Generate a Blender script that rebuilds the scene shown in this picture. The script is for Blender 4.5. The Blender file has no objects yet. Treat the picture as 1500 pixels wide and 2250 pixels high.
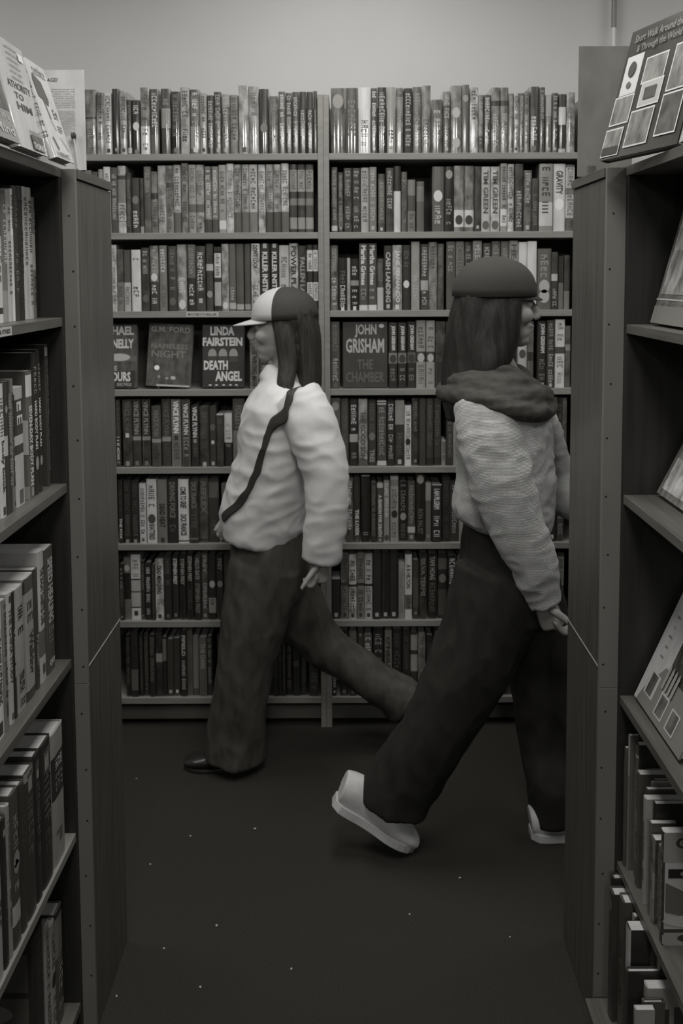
import bpy, bmesh, math, random
from mathutils import Vector, Matrix, noise, Euler
random.seed(7)
S = bpy.context.scene
C = S.collection
# ---------------------------------------------------------------- camera
F, PX, PY, TILT, ROLL, EYE = 2187.0, 764.0, 777.0, math.radians(4.5), 0.0042, 1.6
cam = bpy.data.cameras.new('camera'); cam_o = bpy.data.objects.new('camera', cam); C.objects.link(cam_o)
cam.sensor_fit = 'VERTICAL'; cam.sensor_height = 36.0; cam.lens = F / 2250 * 36
cam.shift_x = (750 - PX) / 2250; cam.shift_y = -(1125 - PY) / 2250
cam_o.location = (0, 0, EYE)
cam_o.matrix_world = Matrix.Translation((0, 0, EYE)) @ Matrix.Rotation(math.pi/2 - TILT, 4, 'X') @ Matrix.Rotation(-ROLL, 4, 'Z')
cam.dof.use_dof = True; cam.dof.focus_distance = 2.0; cam.dof.aperture_fstop = 7.0
cam.clip_start = 0.02
S.camera = cam_o
# ---------------------------------------------------------------- world, lamps, exposure
w = bpy.data.worlds.new('world'); S.world = w; w.use_nodes = True
w.node_tree.nodes['Background'].inputs[0].default_value = (1, .98, .94, 1)
w.node_tree.nodes['Background'].inputs[1].default_value = 0.035
S.view_settings.view_transform = 'Standard'; S.view_settings.look = 'None'
S.view_settings.gamma = 1; S.view_settings.use_curve_mapping = False
S.view_settings.exposure = 0.0
LAMPS = [(-1.9, 2.6, 14), (0.0, 2.6, 21), (1.9, 2.6, 14), (-1.9, 0.8, 20), (0.0, 0.85, 28), (1.9, 0.8, 20), (-1.2, -3.2, 42), (0.0, -3.2, 42), (1.2, -3.2, 42)]
CEIL = 3.0
for (lx, ly, lp) in LAMPS:
    ld = bpy.data.lights.new('troffer_light', 'AREA'); ld.shape = 'RECTANGLE'; ld.size = .56 if ly > -3 else .26; ld.size_y = 1.16
    ld.energy = lp; ld.color = (1, .985, .955)
    lo = bpy.data.objects.new('troffer_light', ld); C.objects.link(lo); lo.location = (lx, ly, CEIL - .035)
# ---------------------------------------------------------------- projection helpers (real points at a given depth)
def ray(px, py):
    dx, dy = px - PX, py - PY
    dx, dy = dx - dy*ROLL, dy + dx*ROLL
    a, b = dx/F, -dy/F
    return Vector((a, math.cos(TILT) + b*math.sin(TILT), b*math.cos(TILT) - math.sin(TILT)))
def at(px, py, Y):
    r = ray(px, py); return Vector((0, 0, EYE)) + r*(Y/r.y)
def on(px, py, z):
    r = ray(px, py); return Vector((0, 0, EYE)) + r*((z-EYE)/r.z)
def ydepth(px, X, z):                       # depth at which a point of given X and height falls on column px
    lo, hi = .3, 5
    for _ in range(40):
        m = (lo+hi)/2; h = z-EYE
        zc = m*math.cos(TILT) - h*math.sin(TILT); yc = m*math.sin(TILT) + h*math.cos(TILT)
        p = PX + F*X/zc - F*yc/zc*ROLL
        if (p < px) == (X < 0): lo = m
        else: hi = m
    return (lo+hi)/2
def zat(py, px, Y): return at(px, py, Y).z
# ---------------------------------------------------------------- materials
ALB = [.012, .022, .04, .065, .105, .165, .26, .39, .56, .74]
def rgb(g):
    k = max(0, 1 - g*2.2)
    return (g*(1+.045*k), g, g*(1-.14*k-.01), 1)
MATS = {}
def mat(name, g, rough=.5, art=0.0, scale=60, stretch=(1, 1, 1), bump=0, coat=0, spec=.5, sheen=0):
    if name in MATS: return MATS[name]
    m = bpy.data.materials.new(name); m.use_nodes = True; nt = m.node_tree
    b = nt.nodes['Principled BSDF']; b.inputs['Roughness'].default_value = rough
    b.inputs['Specular IOR Level'].default_value = spec
    b.inputs['Base Color'].default_value = rgb(g)
    if coat: b.inputs['Coat Weight'].default_value = coat; b.inputs['Coat Roughness'].default_value = .07; b.inputs['Coat IOR'].default_value = 1.85 if coat > .5 else 1.5
    if sheen: b.inputs['Sheen Weight'].default_value = sheen
    if art or bump:
        tc = nt.nodes.new('ShaderNodeTexCoord'); mp = nt.nodes.new('ShaderNodeMapping')
        mp.inputs['Scale'].default_value = stretch
        nt.links.new(tc.outputs['Object'], mp.inputs['Vector'])
        n = nt.nodes.new('ShaderNodeTexNoise'); n.inputs['Scale'].default_value = scale; n.inputs['Detail'].default_value = 4
        nt.links.new(mp.outputs[0], n.inputs['Vector'])
        if art:
            oi = nt.nodes.new('ShaderNodeObjectInfo'); ad = nt.nodes.new('ShaderNodeVectorMath'); ad.operation = 'ADD'
            mul = nt.nodes.new('ShaderNodeMath'); mul.operation = 'MULTIPLY'; mul.inputs[1].default_value = 20
            nt.links.new(oi.outputs['Random'], mul.inputs[0]); nt.links.new(mp.outputs[0], ad.inputs[0]); nt.links.new(mul.outputs[0], ad.inputs[1])
            nt.links.new(ad.outputs[0], n.inputs['Vector'])
            r = nt.nodes.new('ShaderNodeValToRGB')
            r.color_ramp.elements[0].position = .32; r.color_ramp.elements[1].position = .68
            r.color_ramp.elements[0].color = rgb(g*(1-art)); r.color_ramp.elements[1].color = rgb(min(.8, g*(1+art)))
            nt.links.new(n.outputs[0], r.inputs[0]); nt.links.new(r.outputs[0], b.inputs['Base Color'])
        if bump:
            bp = nt.nodes.new('ShaderNodeBump'); bp.inputs['Strength'].default_value = bump; bp.inputs['Distance'].default_value = .003
            nt.links.new(n.outputs[0], bp.inputs['Height']); nt.links.new(bp.outputs[0], b.inputs['Normal'])
    MATS[name] = m; return m
def tone(t, gloss=False, art=False):
    if art: return mat('jacket_art_%d%s' % (t, 'g' if gloss else ''), ALB[t], .3 if gloss else .5, .55, 45, (1, 1, .6), 0, 1.0 if gloss else .15)
    return mat('jacket_%d%s' % (t, 'g' if gloss else ''), ALB[t], .25 if gloss else .5, .12, 30, (1, 1, .5), 0, 1.0 if gloss else .1)
ink = lambda t: mat('ink_%d' % t, ALB[t], .5)
WOOD_BACK = mat('worn_grey_wood', .22, .45, .10, 14, (.6, 6, 6))
WOOD_SIDE = mat('dark_wood_vertical', .075, .42, .22, 9, (9, 9, .45))
WOOD_SHELF = mat('dark_wood_shelf', .085, .40, .22, 9, (9, .5, 9))
WOOD_STRIP = mat('grey_painted_back_board', .15, .5, .05, 6, (1, 1, .4))
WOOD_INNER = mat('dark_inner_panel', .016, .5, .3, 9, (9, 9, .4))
DARK = mat('nail_hole', .008, .8)
PAGES = mat('page_edges', .42, .8, .18, 220, (4, .2, .02))
PAGES_H = mat('page_edges_soft', .5, .8)
# ---------------------------------------------------------------- mesh builder
class MB:
    def __init__(s): s.v = []; s.f = []; s.m = []; s.mats = []; s.sm = set()
    def mi(s, m):
        if m not in s.mats: s.mats.append(m)
        return s.mats.index(m)
    def face(s, pts, m):
        k = len(s.v); s.v += [tuple(p) for p in pts]; s.f.append(tuple(range(k, k+len(pts)))); s.m.append(s.mi(m))
    def add(s, vs, fs, m, sm=False):
        if sm: s.sm |= set(range(len(s.f), len(s.f)+len(fs)))
        k = len(s.v); s.v += [tuple(p) for p in vs]; i = s.mi(m)
        for f in fs: s.f.append(tuple(k+j for j in f)); s.m.append(i)
    def box(s, a, b, m):
        x0, y0, z0 = a; x1, y1, z1 = b
        vs = [(x0,y0,z0),(x1,y0,z0),(x1,y1,z0),(x0,y1,z0),(x0,y0,z1),(x1,y0,z1),(x1,y1,z1),(x0,y1,z1)]
        s.add(vs, [(3,2,1,0),(4,5,6,7),(0,1,5,4),(1,2,6,5),(2,3,7,6),(3,0,4,7)], m)
    def obj(s, name, parent=None, bevel=0, smooth=False):
        me = bpy.data.meshes.new(name); me.from_pydata(s.v, [], s.f)
        for m in s.mats: me.materials.append(m)
        me.polygons.foreach_set('material_index', s.m)
        if smooth: me.polygons.foreach_set('use_smooth', [True]*len(s.f))
        elif s.sm: me.polygons.foreach_set('use_smooth', [i in s.sm for i in range(len(s.f))])
        me.update()
        o = bpy.data.objects.new(name, me); C.objects.link(o)
        if parent: o.parent = parent
        if bevel:
            bv = o.modifiers.new('bevel', 'BEVEL'); bv.width = bevel; bv.segments = 2; bv.limit_method = 'ANGLE'
        return o
def tag(o, label, cat, group=None):
    o['label'] = label; o['category'] = cat
    if group: o['group'] = group
    return o
def struct(o): o['kind'] = 'structure'; return o
def empty(name, loc=(0, 0, 0), rot=(0, 0, 0)):
    o = bpy.data.objects.new(name, None); C.objects.link(o); o.location = loc; o.rotation_euler = rot; o.empty_display_size = .05; return o
def box_obj(name, a, b, m, parent=None, bevel=.0012):
    M = MB(); M.box(a, b, m); return M.obj(name, parent, bevel)
# ---------------------------------------------------------------- lettering
TXT = {}
def glyphs(s, bold=0.0):
    key = (s, bold)
    if key in TXT: return TXT[key]
    cu = bpy.data.curves.new('t', 'FONT'); cu.body = s; cu.size = 1; cu.offset = bold; cu.resolution_u = 2; cu.fill_mode = 'FRONT'
    o = bpy.data.objects.new('t', cu); C.objects.link(o)
    dg = bpy.context.evaluated_depsgraph_get(); dg.update()
    me = bpy.data.meshes.new_from_object(o.evaluated_get(dg))
    vs = [v.co.copy() for v in me.vertices]; fs = [tuple(p.vertices) for p in me.polygons]
    bpy.data.objects.remove(o); bpy.data.curves.remove(cu); bpy.data.meshes.remove(me)
    x0 = min(v.x for v in vs); x1 = max(v.x for v in vs); y0 = min(v.y for v in vs); y1 = max(v.y for v in vs)
    vs = [((v.x-x0)/(x1-x0), (v.y-y0)/(y1-y0)) for v in vs]
    TXT[key] = (vs, fs); return TXT[key]
def put_text(M, s, o, ux, uy, m, bold=.02):          # fills the parallelogram o, o+ux, o+uy
    vs, fs = glyphs(s, bold)
    M.add([o + ux*a + uy*b for a, b in vs], fs, m)
def put_rect(M, o, ux, uy, m): M.face([o, o+ux, o+ux+uy, o+uy], m)
def put_oval(M, o, ux, uy, m, n=20):
    M.face([o + ux*math.cos(2*math.pi*i/n) + uy*math.sin(2*math.pi*i/n) for i in range(n)], m)
def put_greek(M, o, ux, uy, m, rnd, fill=.85):       # worn, unreadable lettering: short strokes
    L = ux.length; H = uy.length; cell = H*.62
    n = max(2, int(L/cell)); k = 0
    for i in range(n):
        if rnd.random() < .13: continue
        a = i/n; b = (i+fill*.8)/n; t = rnd.random()
        th = .26*(b-a)
        q = lambda x0, x1, y0, y1: put_rect(M, o+ux*x0+uy*y0, ux*(x1-x0), uy*(y1-y0), m)
        y1 = 1 if rnd.random() < .6 else .8
        q(a, a+th, 0, y1)
        if t < .45: q(b-th, b, 0, y1)
        if t > .25: q(a+th, b, y1-.18, y1)
        if .2 < t < .8: q(a+th, b-(th if t < .45 else 0), .4, .58)
        if t > .5: q(a+th, b, 0, .18)
def faceart(M, o, ux, uy, n, els, rnd):              # flat printed art on a cover: fractions of width and height, from bottom-left
    k = 0
    for e in els:
        k += 1; off = n*(.0003+.00012*k); t = e[0]
        if t == 't': _, s, x0, y0, x1, y1, tn = e[:7]; put_text(M, s, o+ux*x0+uy*y0+off, ux*(x1-x0), uy*(y1-y0), ink(tn), e[7] if len(e) > 7 else .02)
        elif t == 'g': _, x0, y0, x1, y1, tn = e; put_greek(M, o+ux*x0+uy*y0+off, ux*(x1-x0), uy*(y1-y0), ink(tn), rnd)
        elif t == 'r': _, x0, y0, x1, y1, tn = e; put_rect(M, o+ux*x0+uy*y0+off, ux*(x1-x0), uy*(y1-y0), ink(tn))
        elif t == 'a': _, x0, y0, x1, y1, tn = e; put_rect(M, o+ux*x0+uy*y0+off, ux*(x1-x0), uy*(y1-y0), tone(tn, False, True))
        elif t == 'o': _, x, y, rx, ry, tn = e; put_oval(M, o+ux*x+uy*y+off, ux*rx, uy*ry, ink(tn))
        elif t == 'p': put_poly(M, [o+ux*x+uy*y+off for x, y in e[1]], ink(e[2]))
V = Vector
def put_poly(M, pts, m): M.face(pts, m)
# ---------------------------------------------------------------- one book (spine faces local -Y)
def parse(d):
    out = []
    for tk in (d or '').split():
        k = tk[0]; parts = tk[1:].split(':')
        if k in 'BGT':
            a, b = parts[0].split('-'); e = [k, float(a), float(b), int(parts[1])]
            if k == 'T': e.append(parts[2].replace('_', ' '))
            out.append(e)
        else: out.append([k, float(parts[0]), int(parts[1])])
    return out
def auto(t, rnd):
    c = (8 if t < 5 else 2) if rnd.random() < .6 else (5 if t < 3 else (1 if t > 5 else 7))
    if t < 3: c = rnd.choice([4, 5, 6, 8])
    e = []
    r = rnd.random()
    if r < .2: e.append(['B', .0, rnd.uniform(.2, .4), max(0, min(9, t+rnd.choice([-2, -1, 1, 2])))])
    elif r < .35: e.append(['B', rnd.uniform(.55, .75), .92, max(0, min(9, t+rnd.choice([-2, 2])))])
    s = rnd.uniform(.42, .55)
    e.append(['G', .05, s, c]); e.append(['G', s+.06, rnd.uniform(.75, .88), rnd.choice([c, max(1, c-2)])])
    if rnd.random() < .6: e.append(['S', .935, c])
    return e
def book(loc, wd, h, d, t, design='', rz=0, gloss=False, art=False, paper=False, label='', group=None, name=None, front=None, back=None, lean=(0, 0), ft=None, cat='book', pages=True):
    rnd = random.Random(int(abs(loc[0]*7919+loc[2]*104729)*10) + int(wd*1e5))
    els = parse(design) if design else auto(t, rnd)
    base = tone(t, gloss, art); fb = tone(ft if ft is not None else t, gloss, art)
    M = MB(); hw = wd/2; r = min(.003, wd*.18)
    ol = [(-hw, d), (-hw, r), (-.40*wd, r*.34), (-.26*wd, 0), (.26*wd, 0), (.40*wd, r*.34), (hw, r), (hw, d)]
    cuts = {0.0, 1.0}
    bands = [e for e in els if e[0] == 'B']
    for e in bands: cuts |= {min(1, max(0, e[1])), min(1, max(0, e[2]))}
    cuts = sorted(cuts)
    for i in range(len(cuts)-1):
        a, b = cuts[i], cuts[i+1]
        if b-a < 1e-4: continue
        m = base
        for e in bands:
            if e[1] <= a+1e-5 and e[2] >= b-1e-5: m = tone(e[3], gloss)
        z0, z1 = h*(1-b), h*(1-a)
        M.add([(x, y, z0) for x, y in ol[1:7]] + [(x, y, z1) for x, y in ol[1:7]], [(k, k+1, 7+k, 6+k) for k in range(5)], m, True)
    for k in (0, 6):
        p, q = ol[k], ol[k+1]; M.face([(p[0], p[1], 0), (q[0], q[1], 0), (q[0], q[1], h), (p[0], p[1], h)], fb)
    tk = .0006 if paper else min(.0022, wd*.16)
    il = [(-hw+tk, d), (-hw+tk, r+tk), (hw-tk, r+tk), (hw-tk, d)]
    for k in range(3):
        p, q = il[k], il[k+1]; M.face([(q[0], q[1], 0), (p[0], p[1], 0), (p[0], p[1], h), (q[0], q[1], h)], fb)
    for z in (0, h): M.face([(x, y, z) for x, y in ol] + [(x, y, z) for x, y in reversed(il)], fb)
    V = Vector
    for e in els:
        if e[0] == 'G' or e[0] == 'T':
            a, b = e[1], e[2]; ht = wd*.58; o = V((-ht/2, -.0004, h*(1-a))); ux = V((0, 0, -h*(b-a))); uy = V((ht, 0, 0))
            if e[0] == 'G': put_greek(M, o, ux, uy, ink(e[3]), rnd)
            else: put_text(M, e[4], o, ux, uy, ink(e[3]), .035)
        elif e[0] == 'S': put_rect(M, V((-wd*.2, -.0004, h*(1-e[1])-wd*.25)), V((wd*.4, 0, 0)), V((0, 0, wd*.5)), ink(e[2]))
        elif e[0] == 'O': put_oval(M, V((0, -.0004, h*(1-e[1]))), V((wd*.38, 0, 0)), V((0, 0, wd*.5)), ink(e[2]))
    if front: faceart(M, V((hw, 0, 0)), V((0, d, 0)), V((0, 0, h)), V((1, 0, 0)), front, rnd)
    if back: faceart(M, V((-hw, d, 0)), V((0, -d, 0)), V((0, 0, h)), V((-1, 0, 0)), back, rnd)
    nm = name or ('paperback_book' if paper else 'hardback_book')
    o = M.obj(nm); o.location = loc
    o.rotation_euler = Euler((lean[0], lean[1], rz), 'XYZ')
    if pages:
        P = MB(); g = 0 if paper else .003
        P.box((-hw+tk+.0002, r+tk+.0002, g+.0002), (hw-tk-.0002, d-(.0005 if paper else .004), h-g-.0004), PAGES)
        P.obj('page_block', o)
    tag(o, label, cat, group); return o
def P_(x): return x
# ================================================================ the room
YW = 3.74
struct(box_obj('floor', (-4.5, -5.5, -.1), (4.5, YW+.1, 0), mat('dark_carpet', .033, .95, .35, 420, (1, 1, 1), .6, 0, .1), bevel=0))
struct(box_obj('wall_back', (-4.5, YW, 0), (4.5, YW+.1, CEIL), mat('pale_wall_paint', .53, .85, .02, 3, (1, 1, 1), .05), bevel=0))
struct(box_obj('wall_left', (-4.6, -5.5, 0), (-4.5, YW, CEIL), mat('pale_wall_paint', .62), bevel=0))
struct(box_obj('wall_right', (4.5, -5.5, 0), (4.6, YW, CEIL), mat('pale_wall_paint', .62), bevel=0))
struct(box_obj('ceiling', (-4.5, -5.5, CEIL), (4.5, YW+.1, CEIL+.1), mat('ceiling_tile', .6, .9), bevel=0))
# lint on the carpet
lint = [(476, 2035), (560, 1822), (418, 1838), (330, 1900), (300, 1712), (1120, 2060), (640, 2130), (900, 2010), (440, 2170), (1010, 1930), (256, 2190), (360, 2085)]
for i, (x, y) in enumerate(lint):
    p = on(x, y, 0); M = MB(); r = .0028 if i > 1 else .004
    M.add([(r*math.cos(a)*random.uniform(.5, 1.2), r*math.sin(a)*random.uniform(.5, 1.2), z) for z in (0, .002) for a in [k*math.pi/3 for k in range(6)]],
          [(0,1,2,3,4,5)[::-1], (6,7,8,9,10,11)] + [(k, (k+1) % 6, 6+(k+1) % 6, 6+k) for k in range(6)], mat('lint', .4, .9))
    o = M.obj('lint_fleck'); o.location = (p.x, p.y, 0.0005); tag(o, 'tiny pale fleck of lint lying on the dark carpet', 'lint', 'lint flecks on the carpet')
# ceiling troffers
for (lx, ly, lp) in LAMPS:
    e = empty('ceiling_light', (lx, ly, CEIL))
    tag(e, 'recessed rectangular fluorescent ceiling light above the aisle', 'ceiling light', 'fluorescent lights in the ceiling')
    M = MB(); m = mat('white_enamel', .7, .4)
    for a, b in (((-.31, -.61, -.03), (-.285, .61, -.0005)), ((.285, -.61, -.03), (.31, .61, -.0005)), ((-.285, -.61, -.03), (.285, -.585, -.0005)), ((-.285, .585, -.03), (.285, .61, -.0005))): M.box(a, b, m)
    M.obj('frame', e)
# thin conduit hanging on the wall, top right
e = empty('wall_rod', at(1349, 0, YW-.03)); e.location.z = 0
M = MB(); zb = zat(60, 1349, YW-.03); zl = zat(100, 1349, YW-.03)
def cyl(M, x, y, z0, z1, r, m, n=14, r1=None):
    r1 = r if r1 is None else r1
    vs = [(x+r*math.cos(2*math.pi*i/n), y+r*math.sin(2*math.pi*i/n), z0) for i in range(n)] + [(x+r1*math.cos(2*math.pi*i/n), y+r1*math.sin(2*math.pi*i/n), z1) for i in range(n)]
    M.add(vs, [tuple(reversed(range(n))), tuple(range(n, 2*n))] + [(i, (i+1) % n, n+(i+1) % n, n+i) for i in range(n)], m)
cyl(M, 0, 0, zb, CEIL, .0095, mat('rod_dark', .2, .4)); M.obj('dark_sleeve', e, smooth=False)
M = MB(); cyl(M, 0, 0, zl-.35, zb, .0075, mat('rod_pale', .62, .35)); M.obj('pale_rod', e)
tag(e, 'slim dark and pale rod running down the wall at upper right', 'rod')
# ================================================================ wall bookcases
YB = 3.42; ZS = [2.013, 1.747, 1.479, 1.208, .936, .665, .388, .11]; TH = .022; DEP = .27
def wall_case(x0, x1, label):
    e = empty('bookcase', ((x0+x1)/2, YB+DEP/2, 0)); tag(e, label, 'bookcase')
    cx, cy = (x0+x1)/2, YB+DEP/2
    def bx(n, a, b, m=WOOD_BACK): return box_obj(n, (a[0]-cx, a[1]-cy, a[2]), (b[0]-cx, b[1]-cy, b[2]), m, e)
    bx('side_panel', (x0+.0003, YB, 0), (x0+.0192, YB+DEP, 2.21)); bx('side_panel', (x1-.0192, YB, 0), (x1-.0003, YB+DEP, 2.21))
    bx('back_panel', (x0+.0195, YB+DEP-.008, .02), (x1-.0195, YB+DEP, 2.205), mat('case_back', .10, .6, .15, 9, (6, 6, .5)))
    for z in ZS: bx('shelf', (x0+.0195, YB, z-TH), (x1-.0195, YB+DEP-.0085, z))
    bx('kick_board', (x0+.0195, YB+.03, .02), (x1-.0195, YB+.045, .066), mat('kick_board', .1, .6))
    return e
DIV = -.0803
caseL = wall_case(DIV-.9144, DIV, 'tall grey wall bookcase of eight shelves left of the middle upright')
caseR = wall_case(DIV, DIV+.9144, 'tall grey wall bookcase of eight shelves right of the middle upright')
# genre strip on the third shelf edge
p0 = at(409, 688, YB-.001); p1 = at(480, 688, YB-.001)
M = MB(); M.box((0, 0, 0), (p1.x-p0.x, .0008, .0165), mat('paper_label', .42, .6))
put_text(M, 'MYSTERY/THRILLER', Vector((.006, -.0003, .004)), Vector((p1.x-p0.x-.012, 0, 0)), Vector((0, 0, .0085)), ink(2))
M.obj('shelf_label', caseL).matrix_parent_inverse = Matrix.Identity(4)
sl = bpy.data.objects['shelf_label']; sl.location = (p0.x-caseL.location.x, YB-.0012-caseL.location.y, ZS[2]-.0195); sl['label'] = 'white paper strip with small dark lettering'
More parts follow.
